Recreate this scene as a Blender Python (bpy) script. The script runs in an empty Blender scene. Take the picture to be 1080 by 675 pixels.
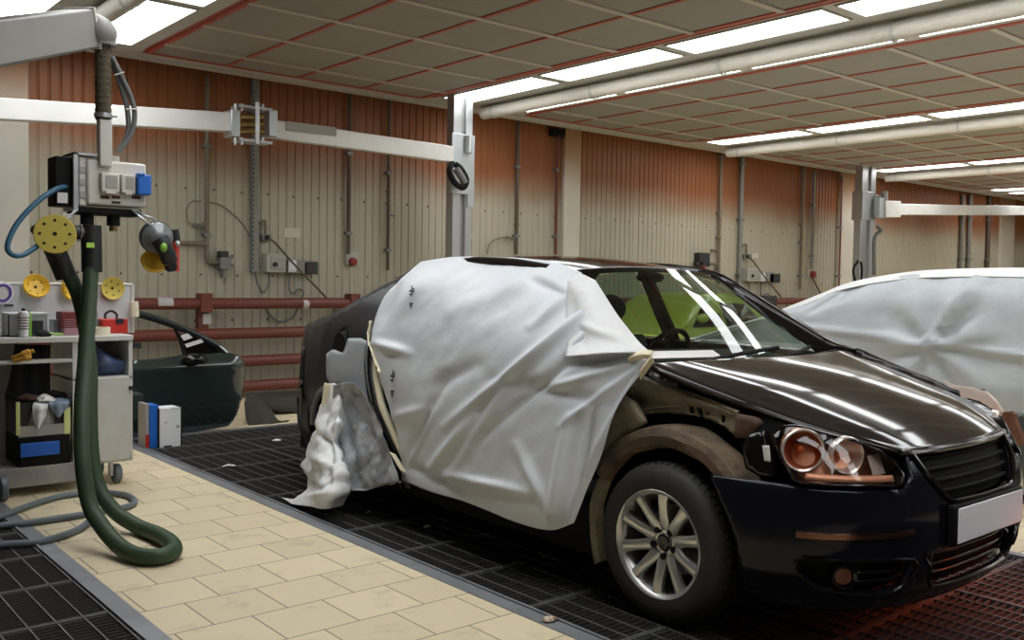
import bpy, bmesh, math, random
import numpy as np
from mathutils import Vector, Matrix
random.seed(7); np.random.seed(7)
SC = bpy.context.scene
COL = SC.collection
PI = math.pi
# ------------------------------------------------------------------ camera model (metres, X along the back wall, Y towards it)
F, TH, PIT, ROLL, CH = 995.87, 0.70215, 0.042095, -0.015618, 1.35
def ray(px, py):
    x, y = (px - 540) / F, (py - 337.5) / F
    c, s = math.cos(ROLL), math.sin(ROLL)
    x, y = c * x - s * y, s * x + c * y
    up = -y * math.cos(PIT) - math.sin(PIT); fw = math.cos(PIT) - y * math.sin(PIT)
    return np.array([x * math.cos(TH) + fw * math.sin(TH), -x * math.sin(TH) + fw * math.cos(TH), up])
def at(px, py, X=None, Y=None, Z=None):
    """measure: the point seen at a pixel of the photograph on the plane X=, Y= or Z="""
    v = ray(px, py)
    t = X / v[0] if X is not None else Y / v[1] if Y is not None else (Z - CH) / v[2]
    return np.array([v[0] * t, v[1] * t, v[2] * t + CH])
def project(P):
    P = np.asarray(P, float) - np.array([0, 0, CH])
    B, A, z = P[..., 0], P[..., 1], P[..., 2]
    fw = A * math.cos(TH) + B * math.sin(TH); x = B * math.cos(TH) - A * math.sin(TH)
    dep = fw * math.cos(PIT) - z * math.sin(PIT); up = z * math.cos(PIT) + fw * math.sin(PIT)
    X, Y = x / dep, -up / dep
    c, s = math.cos(-ROLL), math.sin(-ROLL)
    return np.stack([540 + F * (c * X - s * Y), 337.5 + F * (s * X + c * Y)], -1)
cam = bpy.data.cameras.new('camera'); co = bpy.data.objects.new('camera', cam); COL.objects.link(co)
f0 = Vector(ray(540, 337.5)); r0 = (Vector(ray(541, 337.5)) - f0).normalized(); u0 = (f0 - Vector(ray(540, 338.5))).normalized()
f0.normalize()
co.matrix_world = Matrix(((r0.x, u0.x, -f0.x, 0), (r0.y, u0.y, -f0.y, 0), (r0.z, u0.z, -f0.z, CH), (0, 0, 0, 1)))
cam.sensor_width = 36; cam.lens = F / 1080 * 36; cam.clip_end = 200; cam.clip_start = .05
SC.camera = co
SC.view_settings.view_transform = 'Standard'; SC.view_settings.look = 'None'
SC.view_settings.exposure = EXPOSURE if 'EXPOSURE' in globals() else 0.0
SC.view_settings.gamma = 1; SC.view_settings.use_curve_mapping = False
SC.cycles.max_bounces = 8; SC.cycles.transparent_max_bounces = 12

# ------------------------------------------------------------------ materials
MATS = {}
def mat(name, col, rough=.5, metal=0., coat=0., spec=.5, noise=None, emit=None, bump=None, sheen=0, trans=0):
    """noise=(scale, amount, second colour): mottled wear in object space; bump=(scale, strength)"""
    m = bpy.data.materials.new(name); m.use_nodes = True
    nt = m.node_tree; b = nt.nodes['Principled BSDF']
    b.inputs['Base Color'].default_value = (*col, 1); b.inputs['Roughness'].default_value = rough
    b.inputs['Metallic'].default_value = metal; b.inputs['Coat Weight'].default_value = coat
    b.inputs['Coat Roughness'].default_value = .03; b.inputs['Specular IOR Level'].default_value = spec
    if emit:
        b.inputs['Emission Color'].default_value = (*emit[0], 1); b.inputs['Emission Strength'].default_value = emit[1]
    tc = nt.nodes.new('ShaderNodeTexCoord')
    if noise:
        n = nt.nodes.new('ShaderNodeTexNoise'); n.inputs['Scale'].default_value = noise[0]; n.inputs['Detail'].default_value = 6
        n.inputs['Roughness'].default_value = .65
        r = nt.nodes.new('ShaderNodeValToRGB'); lo, hi = (noise[3], noise[4]) if len(noise) > 3 else (.4, .65)
        r.color_ramp.elements[0].position = lo; r.color_ramp.elements[1].position = hi
        r.color_ramp.elements[0].color = (0, 0, 0, 1); r.color_ramp.elements[1].color = (noise[1],) * 3 + (1,)
        x = nt.nodes.new('ShaderNodeMix'); x.data_type = 'RGBA'
        x.inputs[6].default_value = (*col, 1); x.inputs[7].default_value = (*noise[2], 1)
        nt.links.new(tc.outputs['Object'], n.inputs['Vector']); nt.links.new(n.outputs['Fac'], r.inputs['Fac'])
        nt.links.new(r.outputs['Color'], x.inputs[0]); nt.links.new(x.outputs[2], b.inputs['Base Color'])
    if bump:
        n = nt.nodes.new('ShaderNodeTexNoise'); n.inputs['Scale'].default_value = bump[0]; n.inputs['Detail'].default_value = 5
        bp = nt.nodes.new('ShaderNodeBump'); bp.inputs['Strength'].default_value = bump[1]; bp.inputs['Distance'].default_value = .02
        nt.links.new(tc.outputs['Object'], n.inputs['Vector']); nt.links.new(n.outputs['Fac'], bp.inputs['Height'])
        nt.links.new(bp.outputs['Normal'], b.inputs['Normal'])
    if trans:
        o = nt.nodes['Material Output']; t = nt.nodes.new('ShaderNodeBsdfTranslucent'); t.inputs['Color'].default_value = (*col, 1)
        ms = nt.nodes.new('ShaderNodeMixShader'); ms.inputs[0].default_value = trans
        nt.links.new(b.outputs[0], ms.inputs[1]); nt.links.new(t.outputs[0], ms.inputs[2]); nt.links.new(ms.outputs[0], o.inputs['Surface'])
    MATS[name] = m
    return m
def glass_mat(name, tint, refl=1.0, rough=0.0):
    m = bpy.data.materials.new(name); m.use_nodes = True; nt = m.node_tree
    nt.nodes.remove(nt.nodes['Principled BSDF']); o = nt.nodes['Material Output']
    t = nt.nodes.new('ShaderNodeBsdfTransparent'); t.inputs['Color'].default_value = (*tint, 1)
    g = nt.nodes.new('ShaderNodeBsdfGlossy'); g.inputs['Roughness'].default_value = rough
    fr = nt.nodes.new('ShaderNodeFresnel'); fr.inputs['IOR'].default_value = 1.5
    ge = nt.nodes.new('ShaderNodeNewGeometry'); io = nt.nodes.new('ShaderNodeMath'); io.operation = 'MULTIPLY_ADD'
    io.inputs[1].default_value = 1 / 1.5 - 1.5; io.inputs[2].default_value = 1.5      # thin pane: the same reflection from both faces
    nt.links.new(ge.outputs['Backfacing'], io.inputs[0]); nt.links.new(io.outputs[0], fr.inputs['IOR'])
    mu = nt.nodes.new('ShaderNodeMath'); mu.operation = 'MULTIPLY'; mu.inputs[1].default_value = refl; mu.use_clamp = True
    ms = nt.nodes.new('ShaderNodeMixShader')
    nt.links.new(fr.outputs[0], mu.inputs[0]); nt.links.new(mu.outputs[0], ms.inputs[0])
    nt.links.new(t.outputs[0], ms.inputs[1]); nt.links.new(g.outputs[0], ms.inputs[2]); nt.links.new(ms.outputs[0], o.inputs['Surface'])
    MATS[name] = m
    return m
LIGHT_S = 7.7
mat('lamp', (.9, .9, .88), .4, emit=((.96, .985, 1), LIGHT_S))
mat('paint_black', (.014, .010, .010), .07, spec=.33, noise=(9, .35, (.030, .022, .020)))
mat('paint_dusty', (.009, .009, .012), .34, spec=.3, noise=(5, .8, (.030, .029, .028), .45, .8))
mat('paint_bumper', (.007, .0072, .0115), .14, spec=.22)
mat('primer', (.36, .38, .40), .5, noise=(7, .5, (.26, .275, .30)))
mat('primer_dark', (.17, .175, .19), .45, noise=(6, .6, (.16, .165, .175)))
mat('black', (.005, .005, .005), .7, spec=.2)
mat('black_gloss', (.006, .005, .005), .15)
mat('rubber', (.018, .017, .016), .75, noise=(30, .5, (.035, .03, .026)))
mat('alloy', (.62, .61, .59), .32, metal=.8)
mat('chrome', (.75, .73, .70), .12, metal=1)
mat('brown_chrome', (.20, .10, .07), .2, metal=1)  # chrome trim, its brown reflections painted into the base colour
mat('amber', (.75, .17, .04), .25)
mat('plate', (.86, .85, .97), .4)
mat('apron', (.27, .225, .145), .5, noise=(11, .7, (.13, .095, .055)))
mat('liner', (.17, .115, .065), .75, noise=(7, .9, (.045, .035, .026), .35, .6), bump=(40, .3))
mat('liner_rust', (.15, .075, .04), .75, noise=(9, .85, (.06, .045, .035)))
mat('film', (.82, .845, .88), .36, trans=.22, noise=(3, .25, (.72, .76, .82)), bump=(9, .25))
mat('film_white', (.86, .86, .86), .4, trans=.15, bump=(14, .35))
mat('film_grey', (.56, .60, .63), .3, trans=.2, noise=(3, .5, (.44, .47, .52)), bump=(8, .3))
mat('film_arch', (.27, .28, .30), .3, trans=.1, noise=(6, .9, (.62, .63, .65), .45, .62), bump=(16, .5))
mat('tape', (.78, .70, .50), .6, bump=(60, .2))
mat('print', (.02, .02, .025), .6)
mat('seat', (.03, .03, .032), .85)
mat('green_car', (.40, .47, .07), .3, coat=.6)
mat('lamp_silver', (.86, .78, .74), .25, metal=.55)
mat('lamp_brown', (.72, .30, .15), .2, metal=.8)  # chrome bowl with the orange it reflects painted into the metal
mat('fog_amber', (.16, .06, .03), .3)
mat('steel', (.50, .51, .52), .35, metal=.7)
mat('steel_plate', (.30, .31, .33), .45, metal=.5, noise=(4, .6, (.2, .2, .21)))
mat('alu', (.74, .73, .70), .35, metal=.25, noise=(5, .3, (.62, .61, .58)))
mat('alu_dark', (.33, .33, .32), .4, metal=.3)
mat('zinc', (.55, .58, .60), .3, metal=.7)
mat('brass', (.35, .25, .10), .35, metal=.9)
mat('boom', (.27, .26, .245), .45, noise=(4, .4, (.22, .21, .19)))
mat('boom_white', (.62, .59, .54), .4)
mat('sleeve', (.085, .065, .038), .85, bump=(80, .5))
mat('cable_grey', (.14, .145, .14), .5)
mat('hose_green', (.035, .070, .030), .55, noise=(14, .6, (.022, .045, .02)))
mat('hose_blue', (.03, .12, .20), .4)
mat('hose_grey', (.14, .17, .19), .5)
mat('cuff', (.012, .012, .012), .5)
mat('box_white', (.70, .66, .60), .4, noise=(6, .4, (.55, .51, .45)))
mat('grey_panel', (.38, .36, .33), .5)
mat('blue', (.02, .15, .60), .4)
mat('pad_yellow', (.62, .50, .09), .6)
mat('pad_orange', (.88, .58, .05), .5, noise=(12, .6, (.70, .36, .03)))
mat('hole', (.03, .02, .01), .9)
mat('tool_black', (.02, .02, .022), .5)
mat('tool_grey', (.22, .23, .24), .35, metal=.4)
mat('tool_green', (.22, .42, .05), .4)
mat('red', (.55, .03, .02), .4)
mat('cart_white', (.66, .65, .62), .45, noise=(5, .45, (.52, .50, .46)))
mat('cart_grey', (.36, .34, .32), .5, noise=(5, .7, (.22, .20, .18)))
mat('board', (.66, .67, .70), .5)
mat('bag_blue', (.05, .08, .18), .4, noise=(10, .9, (.20, .24, .34), .5, .7), bump=(25, .6))
mat('cloth_black', (.012, .011, .012), .9)
mat('cloth_white', (.80, .80, .82), .8)
mat('cloth_blue', (.20, .27, .36), .8, noise=(9, .6, (.30, .37, .46)))
mat('cloth_brown', (.10, .05, .04), .9)
mat('glove', (.55, .30, .04), .8)
mat('cream', (.82, .76, .58), .7)
mat('door_green', (.016, .026, .024), .25, coat=1)
mat('door_low', (.010, .013, .012), .4)
mat('fender', (.028, .021, .012), .7, noise=(6, .7, (.014, .011, .008)))
mat('rail', (.14, .030, .020), .5, noise=(4, .5, (.12, .028, .02)))
mat('paint_patch', (.48, .46, .46), .5)
mat('pipe', (.20, .165, .115), .55, noise=(8, .6, (.13, .09, .055)))
mat('pipe_dark', (.10, .07, .05), .6)
mat('conduit', (.22, .215, .20), .5)
mat('valve', (.20, .20, .19), .45, metal=.4)
mat('switch', (.42, .41, .36), .5)
mat('paper', (.78, .76, .74), .7)
mat('pink', (.78, .62, .56), .5, noise=(7, .5, (.80, .74, .70)))
mat('rust', (.19, .07, .035), .7, noise=(12, .6, (.10, .04, .02)))
mat('lime', (.45, .75, .10), .5)
mat('yellow_tape', (.66, .70, .28), .6)
mat('ceil_panel', (.30, .285, .25), .7, noise=(3, .4, (.26, .255, .23)))
mat('ceil_bar', (.50, .46, .41), .5)
mat('ceil_white', (.50, .49, .455), .5)
mat('tube_cloth', (.66, .62, .55), .7, bump=(25, .5))
mat('red_tape', (.42, .07, .04), .5)
mat('column', (.60, .57, .50), .55, noise=(3, .4, (.52, .48, .40)))
mat('pit', (.05, .045, .04), .8)
mat('grate', (.062, .058, .055), .55, metal=.3)
mat('grate_bar', (.155, .152, .148), .5, metal=.4)
mat('room', (.10, .085, .07), .8)
mat('purple', (.10, .05, .30), .4)
mat('bin_grey', (.36, .37, .38), .35)
mat('maroon', (.20, .03, .03), .5)
mat('pinkish', (.42, .22, .24), .5)
mat('lime_green', (.40, .62, .14), .5)
mat('stand_dark', (.02, .035, .035), .5)
mat('wrapper', (.72, .62, .48), .6, noise=(60, .9, (.30, .14, .06), .45, .55))
mat('cloth_spot', (.80, .78, .74), .8, noise=(45, 1, (.05, .05, .06), .58, .62))
mat('dark_red', (.22, .015, .012), .4)
mat('wall_notice', (.56, .52, .45), .6)
mat('lamp_back', (.85, .42, .26), .34, metal=.25)  # orange light mirrored in the headlight chrome is put into this colour
glass_mat('glass', (.58, .66, .60))
glass_mat('lens', (.93, .88, .86), .9)
glass_mat('clear_film', (.6, .64, .72), 1.5, .2)

# ------------------------------------------------------------------ mesh helpers
def nrm(v): v = np.asarray(v, float); return v / (np.linalg.norm(v) + 1e-12)
def spl(pts, n=8, closed=False):
    P = np.asarray(pts, float)
    if len(P) < 3 and not closed: return P
    Q = np.vstack([P[-1:], P, P[:2]]) if closed else np.vstack([2 * P[0] - P[1], P, 2 * P[-1] - P[-2]])
    out = []
    for i in range(1, len(Q) - 2):
        a, b, c, d = Q[i - 1:i + 3]
        for k in range(n):
            t = k / n
            out.append(.5 * ((2 * b) + (c - a) * t + (2 * a - 5 * b + 4 * c - d) * t * t + (3 * b - a - 3 * c + d) * t ** 3))
    if not closed: out.append(P[-1])
    return np.array(out)
def patch(rows, nu=6, nv=6):
    """Catmull-Rom surface through a grid of control points"""
    A = [spl(r, nu) for r in rows]
    A = np.array(A)
    return np.stack([spl(A[:, j], nv) for j in range(A.shape[1])], 1)
ORG = {}
class MB:
    def __init__(s): s.v = []; s.f = []
    def add(s, V, Fs):
        o = len(s.v); s.v += [tuple(map(float, p)) for p in V]; s.f += [tuple(i + o for i in f) for f in Fs]; return s
    def grid(s, A, flip=False, closed=False):
        A = np.asarray(A); R, C = A.shape[:2]; Fs = []
        for i in range(R - 1):
            for j in range(C if closed else C - 1):
                k = (j + 1) % C
                q = (i * C + j, i * C + k, (i + 1) * C + k, (i + 1) * C + j)
                Fs.append(q[::-1] if flip else q)
        return s.add(A.reshape(-1, 3), Fs)
    def box(s, a, b, rot=None, piv=None):
        a = np.minimum(a, b), np.maximum(a, b); lo, hi = a
        V = np.array([[(lo, hi)[i][0], (lo, hi)[j][1], (lo, hi)[k][2]] for i in (0, 1) for j in (0, 1) for k in (0, 1)], float)
        if rot is not None:
            p = (lo + hi) / 2 if piv is None else np.asarray(piv)
            V = (V - p) @ np.array(rot).T + p
        return s.add(V, [(0, 1, 3, 2), (4, 6, 7, 5), (0, 4, 5, 1), (2, 3, 7, 6), (0, 2, 6, 4), (1, 5, 7, 3)])
    def tube(s, pts, r, n=10, closed=False, cap=True):
        P = np.asarray(pts, float); m = len(P); R = np.broadcast_to(np.asarray(r, float), (m,))
        T = np.gradient(P, axis=0) if not closed else np.roll(P, -1, 0) - np.roll(P, 1, 0)
        T = np.array([nrm(t) for t in T]); ref = np.array([0, 0, 1.]) if abs(T[0][2]) < .9 else np.array([1., 0, 0])
        N = nrm(np.cross(T[0], ref)); rings = []
        for i in range(m):
            N = nrm(N - T[i] * (N @ T[i])); Bn = np.cross(T[i], N)
            rings.append([P[i] + R[i] * (math.cos(a) * N + math.sin(a) * Bn) for a in np.linspace(0, 2 * PI, n, False)])
        if closed: rings.append(rings[0])
        o = len(s.v); s.grid(np.array(rings), closed=True)
        if cap and not closed:
            s.f.append(tuple(o + i for i in range(n))[::-1]); e = o + (m - 1) * n; s.f.append(tuple(e + i for i in range(n)))
        return s
    def cyl(s, a, b, r, n=16, r2=None): return s.tube([a, b], [r, r if r2 is None else r2], n)
    def lathe(s, prof, axis='z', c=(0, 0, 0), n=24, cap=False):
        """prof: (radius, height) pairs about an axis through c"""
        ax = nrm({'x': (1, 0, 0), 'y': (0, 1, 0), 'z': (0, 0, 1)}[axis] if isinstance(axis, str) else axis)
        e = nrm(np.cross(ax, (0, 0, 1) if abs(ax[2]) < .9 else (1, 0, 0))); g = np.cross(ax, e); c = np.asarray(c, float)
        A = np.array([[c + h * ax + r * (math.cos(t) * e + math.sin(t) * g) for t in np.linspace(0, 2 * PI, n, False)] for r, h in prof])
        o = len(s.v); s.grid(A, closed=True)
        if cap:
            s.f.append(tuple(o + i for i in range(n))[::-1]); k = o + (len(prof) - 1) * n; s.f.append(tuple(k + i for i in range(n)))
        return s
    def ball(s, c, r, n=14):
        r = np.broadcast_to(r, (3,)); c = np.asarray(c, float)
        A = np.array([[c + r * np.array([math.sin(p) * math.cos(t), math.sin(p) * math.sin(t), math.cos(p)]) for t in np.linspace(0, 2 * PI, n, False)] for p in np.linspace(.02, PI - .02, n // 2 + 2)])
        return s.grid(A, closed=True)
    def prism(s, poly, d):
        """polygon of 3-D points pushed along d"""
        P = np.asarray(poly, float); n = len(P); d = np.asarray(d, float)
        return s.add(np.vstack([P, P + d]), [tuple(range(n))[::-1], tuple(range(n, 2 * n))] + [(i, (i + 1) % n, n + (i + 1) % n, n + i) for i in range(n)])
    def build(s, name, m, parent=None, label=None, smooth=35, bevel=0, solid=0, subsurf=0, off=-1, **kw):
        me = bpy.data.meshes.new(name)
        V = np.array(s.v)
        if parent is not None: o0 = ORG[parent.name]
        else:
            lo, hi = V.min(0), V.max(0); o0 = np.array([(lo[0] + hi[0]) / 2, (lo[1] + hi[1]) / 2, lo[2]])
        me.from_pydata((V - o0).tolist(), [], s.f); me.validate()
        bm = bmesh.new(); bm.from_mesh(me)
        if kw.get('weld', True): bmesh.ops.remove_doubles(bm, verts=bm.verts, dist=2e-5)
        if not kw.get('keepn'): bmesh.ops.recalc_face_normals(bm, faces=bm.faces)
        bm.to_mesh(me); bm.free()
        me.materials.append(MATS[m] if isinstance(m, str) else m)
        if smooth:
            me.shade_smooth(); me.set_sharp_from_angle(angle=math.radians(smooth))
        o = bpy.data.objects.new(name, me); COL.objects.link(o)
        if parent is not None: o.parent = parent; ORG[o.name] = o0
        else: o.location = o0; ORG[o.name] = o0
        if label: o['label'] = label
        if bevel:
            b = o.modifiers.new('bevel', 'BEVEL'); b.width = bevel; b.segments = 2; b.limit_method = 'ANGLE'
        if subsurf:
            b = o.modifiers.new('subd', 'SUBSURF'); b.levels = b.render_levels = subsurf
        if solid:
            b = o.modifiers.new('solid', 'SOLIDIFY'); b.thickness = solid; b.offset = off
        return o
def tag(o, label, cat, group=None, kind=None):
    o['label'] = label; o['category'] = cat
    if group: o['group'] = group
    if kind: o['kind'] = kind
    return o
def thing(name, label, cat, loc, group=None):
    o = bpy.data.objects.new(name, None); COL.objects.link(o); o.location = loc; o.empty_display_size = .1
    ORG[o.name] = np.array(loc, float)
    return tag(o, label, cat, group)
def struct(o, label=None):
    o['kind'] = 'structure'
    if label: o['label'] = label
    return o
def dup(root, loc, label, group=None):
    r = root.copy(); COL.objects.link(r); r.location = loc; r['label'] = label
    if group: r['group'] = group
    for ch in list(root.children):
        c = ch.copy(); COL.objects.link(c); c.parent = r
        for g in list(ch.children):
            d = g.copy(); COL.objects.link(d); d.parent = c
    return r
def inside(p, poly):
    x, y = p; r = False; n = len(poly)
    for i in range(n):
        (x1, y1), (x2, y2) = poly[i], poly[(i + 1) % n]
        if (y1 > y) != (y2 > y) and x < (x2 - x1) * (y - y1) / (y2 - y1) + x1: r = not r
    return r
def near_edge(p, polys):
    best = None; p = np.asarray(p)
    for poly in polys:
        P = np.asarray(poly, float); Q = np.roll(P, -1, 0); d = Q - P
        t = np.clip(((p - P) * d).sum(1) / ((d * d).sum(1) + 1e-12), 0, 1); c = P + d * t[:, None]
        k = np.argmin(((c - p) ** 2).sum(1)); dd = np.linalg.norm(c[k] - p)
        if best is None or dd < best[0]: best = (dd, c[k])
    return best
def panel(f, poly, holes=(), step=.03, mb=None):
    """sheet f(a, b) -> point over a polygon of (a, b), with holes; the rim follows the outline"""
    mb = mb or MB(); P = np.asarray(poly, float); lo, hi = P.min(0), P.max(0)
    nx, ny = [max(2, int(math.ceil(k))) for k in (hi - lo) / step]
    gx, gy = np.linspace(lo[0], hi[0], nx + 1), np.linspace(lo[1], hi[1], ny + 1)
    sx, sy = gx[1] - gx[0], gy[1] - gy[0]
    idx = {}; V = []; cells = []; cnt = {}
    for i in range(nx):
        for j in range(ny):
            c = ((gx[i] + gx[i + 1]) / 2, (gy[j] + gy[j + 1]) / 2)
            if inside(c, poly) and not any(inside(c, h) for h in holes):
                q = [(i, j), (i + 1, j), (i + 1, j + 1), (i, j + 1)]; cells.append(q)
                for k in q: cnt[k] = cnt.get(k, 0) + 1
    for k, n in cnt.items():
        p = np.array([gx[k[0]], gy[k[1]]])
        if n < 4:
            d, c = near_edge(p, [poly, *holes])
            if d < max(sx, sy) * 1.05: p = c
        idx[k] = len(V); V.append(f(p[0], p[1]))
    mb.add(V, [tuple(idx[k] for k in q) for q in cells])
    return mb
def arc(c, r, a0, a1, n=16): return [(c[0] + r * math.cos(math.radians(a)), c[1] + r * math.sin(math.radians(a))) for a in np.linspace(a0, a1, n)]
def crease(d, w): return math.exp(-(d / w) ** 2)
def seg_d(p, a, b):
    a, b, p = map(lambda q: np.asarray(q, float), (a, b, p)); d = b - a; t = float(np.clip((p - a) @ d / (d @ d), 0, 1))
    s = (p - a); side = (d[0] * s[1] - d[1] * s[0]) / np.linalg.norm(d)
    return np.linalg.norm(p - a - d * t), t, side
def nz(x, y, z=0): 
    from mathutils import noise
    return noise.noise((x, y, z))
def rz(a): c, s = math.cos(a), math.sin(a); return [[c, -s, 0], [s, c, 0], [0, 0, 1]]
def rx(a): c, s = math.cos(a), math.sin(a); return [[1, 0, 0], [0, c, -s], [0, s, c]]
def ry(a): c, s = math.cos(a), math.sin(a); return [[c, 0, s], [0, 1, 0], [-s, 0, c]]
ORD = ['first', 'second', 'third', 'fourth', 'fifth', 'sixth', 'seventh', 'eighth', 'ninth', 'tenth', 'eleventh', 'twelfth', 'thirteenth', 'fourteenth', 'fifteenth', 'sixteenth', 'seventeenth', 'eighteenth', 'nineteenth', 'twentieth']
# ================================================================== THE HALL
WY = 10.02           # back wall plane
CZ = 3.54            # ceiling height
PX0, PX1 = 2.535, 4.985      # grated pit under the car
LX0, LX1 = -1.2, 1.204       # grated pit by the trolley
PE, PN = 7.837, -3.0         # far and near ends of the pits
FW = .072                    # steel kerb
def tile_mat():
    m = bpy.data.materials.new('tiles'); m.use_nodes = True; nt = m.node_tree; b = nt.nodes['Principled BSDF']
    g = nt.nodes.new('ShaderNodeNewGeometry'); mp = nt.nodes.new('ShaderNodeMapping')
    mp.inputs['Location'].default_value = (-2.08 + .31 * 40, -3.178 + .305 * 40, 0)
    br = nt.nodes.new('ShaderNodeTexBrick'); br.offset = .5; br.squash = 1
    br.inputs['Color1'].default_value = (.78, .665, .45, 1); br.inputs['Color2'].default_value = (.69, .585, .39, 1)
    br.inputs['Mortar'].default_value = (.20, .155, .095, 1); br.inputs['Scale'].default_value = 1
    br.inputs['Mortar Size'].default_value = 0.0034; br.inputs['Mortar Smooth'].default_value = .2
    br.inputs['Brick Width'].default_value = .31; br.inputs['Row Height'].default_value = .305; br.inputs['Bias'].default_value = 0
    n = nt.nodes.new('ShaderNodeTexNoise'); n.inputs['Scale'].default_value = 4.5; n.inputs['Detail'].default_value = 8; n.inputs['Roughness'].default_value = .7
    r = nt.nodes.new('ShaderNodeValToRGB'); r.color_ramp.elements[0].position = .54; r.color_ramp.elements[1].position = .78
    r.color_ramp.elements[0].color = (0, 0, 0, 1); r.color_ramp.elements[1].color = (.75, .75, .75, 1)
    x = nt.nodes.new('ShaderNodeMix'); x.data_type = 'RGBA'; x.inputs[7].default_value = (.42, .35, .23, 1)
    nt.links.new(g.outputs['Position'], mp.inputs['Vector']); nt.links.new(mp.outputs[0], br.inputs['Vector']); nt.links.new(g.outputs['Position'], n.inputs['Vector'])
    nt.links.new(n.outputs['Fac'], r.inputs['Fac']); nt.links.new(r.outputs[0], x.inputs[0]); nt.links.new(br.outputs['Color'], x.inputs[6])
    nt.links.new(x.outputs[2], b.inputs['Base Color']); b.inputs['Roughness'].default_value = .5
    bp = nt.nodes.new('ShaderNodeBump'); bp.inputs['Strength'].default_value = .25; bp.inputs['Distance'].default_value = .004; bp.invert = True
    nt.links.new(br.outputs['Fac'], bp.inputs['Height']); nt.links.new(bp.outputs[0], b.inputs['Normal'])
    MATS['tiles'] = m
tile_mat()
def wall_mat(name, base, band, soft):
    """painted sheet with an orange glow put into the colour along its top"""
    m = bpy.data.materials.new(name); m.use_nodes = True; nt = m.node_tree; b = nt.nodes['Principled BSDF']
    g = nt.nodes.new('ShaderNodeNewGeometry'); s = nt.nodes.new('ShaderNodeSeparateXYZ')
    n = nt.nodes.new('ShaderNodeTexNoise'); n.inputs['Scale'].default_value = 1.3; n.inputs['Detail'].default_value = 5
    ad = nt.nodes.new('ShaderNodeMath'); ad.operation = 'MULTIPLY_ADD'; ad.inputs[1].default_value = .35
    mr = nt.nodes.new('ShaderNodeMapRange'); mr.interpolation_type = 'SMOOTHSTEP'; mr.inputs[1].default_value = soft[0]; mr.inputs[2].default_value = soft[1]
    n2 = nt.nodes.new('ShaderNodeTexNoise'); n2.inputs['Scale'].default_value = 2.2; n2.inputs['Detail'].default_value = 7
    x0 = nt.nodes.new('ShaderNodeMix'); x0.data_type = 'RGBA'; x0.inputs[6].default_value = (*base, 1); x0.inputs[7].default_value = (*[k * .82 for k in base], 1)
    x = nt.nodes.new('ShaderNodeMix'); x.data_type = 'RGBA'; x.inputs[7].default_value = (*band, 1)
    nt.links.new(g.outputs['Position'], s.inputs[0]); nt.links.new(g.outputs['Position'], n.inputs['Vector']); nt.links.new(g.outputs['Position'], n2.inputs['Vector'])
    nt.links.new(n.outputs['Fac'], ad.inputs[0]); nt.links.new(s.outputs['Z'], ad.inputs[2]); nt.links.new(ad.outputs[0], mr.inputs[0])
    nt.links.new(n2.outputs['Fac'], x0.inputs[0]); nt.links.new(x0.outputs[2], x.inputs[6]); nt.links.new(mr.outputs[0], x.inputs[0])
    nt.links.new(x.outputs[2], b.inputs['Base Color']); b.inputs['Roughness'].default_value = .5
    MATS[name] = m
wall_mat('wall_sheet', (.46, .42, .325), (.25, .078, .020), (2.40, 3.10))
wall_mat('wall_column', (.66, .62, .53), (.36, .19, .09), (2.7, 3.6))  # band colours stand for warm light on the upper wall and columns

# floor: tiles round the two pits
m = MB()
def q(x0, x1, y0, y1, z=0): m.add([(x0, y0, z), (x1, y0, z), (x1, y1, z), (x0, y1, z)], [(0, 1, 2, 3)])
X0, X1, Y0, Y1 = -4, 30, -5, WY
q(X0, LX0 - FW, Y0, Y1); q(LX1 + FW, PX0 - FW, Y0, Y1); q(PX1 + FW, X1, Y0, Y1)
q(LX0 - FW, LX1 + FW, PE + FW, Y1); q(PX0 - FW, PX1 + FW, PE + FW, Y1); q(LX0 - FW, LX1 + FW, Y0, PN - FW); q(PX0 - FW, PX1 + FW, Y0, PN - FW)
struct(m.build('floor', 'tiles', smooth=0), 'beige square floor tiles with stains between the grated pits')
m = MB()
for (a, b) in ((LX0, LX1), (PX0, PX1)):
    d = -.55
    m.add([(a, PN, 0), (b, PN, 0), (b, PE, 0), (a, PE, 0), (a, PN, d), (b, PN, d), (b, PE, d), (a, PE, d)], [(4, 5, 6, 7), (0, 1, 5, 4), (1, 2, 6, 5), (2, 3, 7, 6), (3, 0, 4, 7)])
struct(m.build('floor_pit', 'pit', smooth=0))
k = 0
for (a, b) in ((LX0, LX1), (PX0, PX1)):
    m = MB()
    for (x0, x1, y0, y1) in ((a - FW, a, PN, PE), (b, b + FW, PN, PE), (a - FW, b + FW, PE, PE + FW), (a - FW, b + FW, PN - FW, PN)):
        m.box((x0, y0, -.05), (x1, y1, .004))
    for (x0, x1) in ((a, a + .012), (b - .012, b)): m.box((x0, PN, -.05), (x1, PE, .012))
    k += 1; struct(m.build('trim_%d' % k, 'steel_plate', smooth=0))
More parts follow.
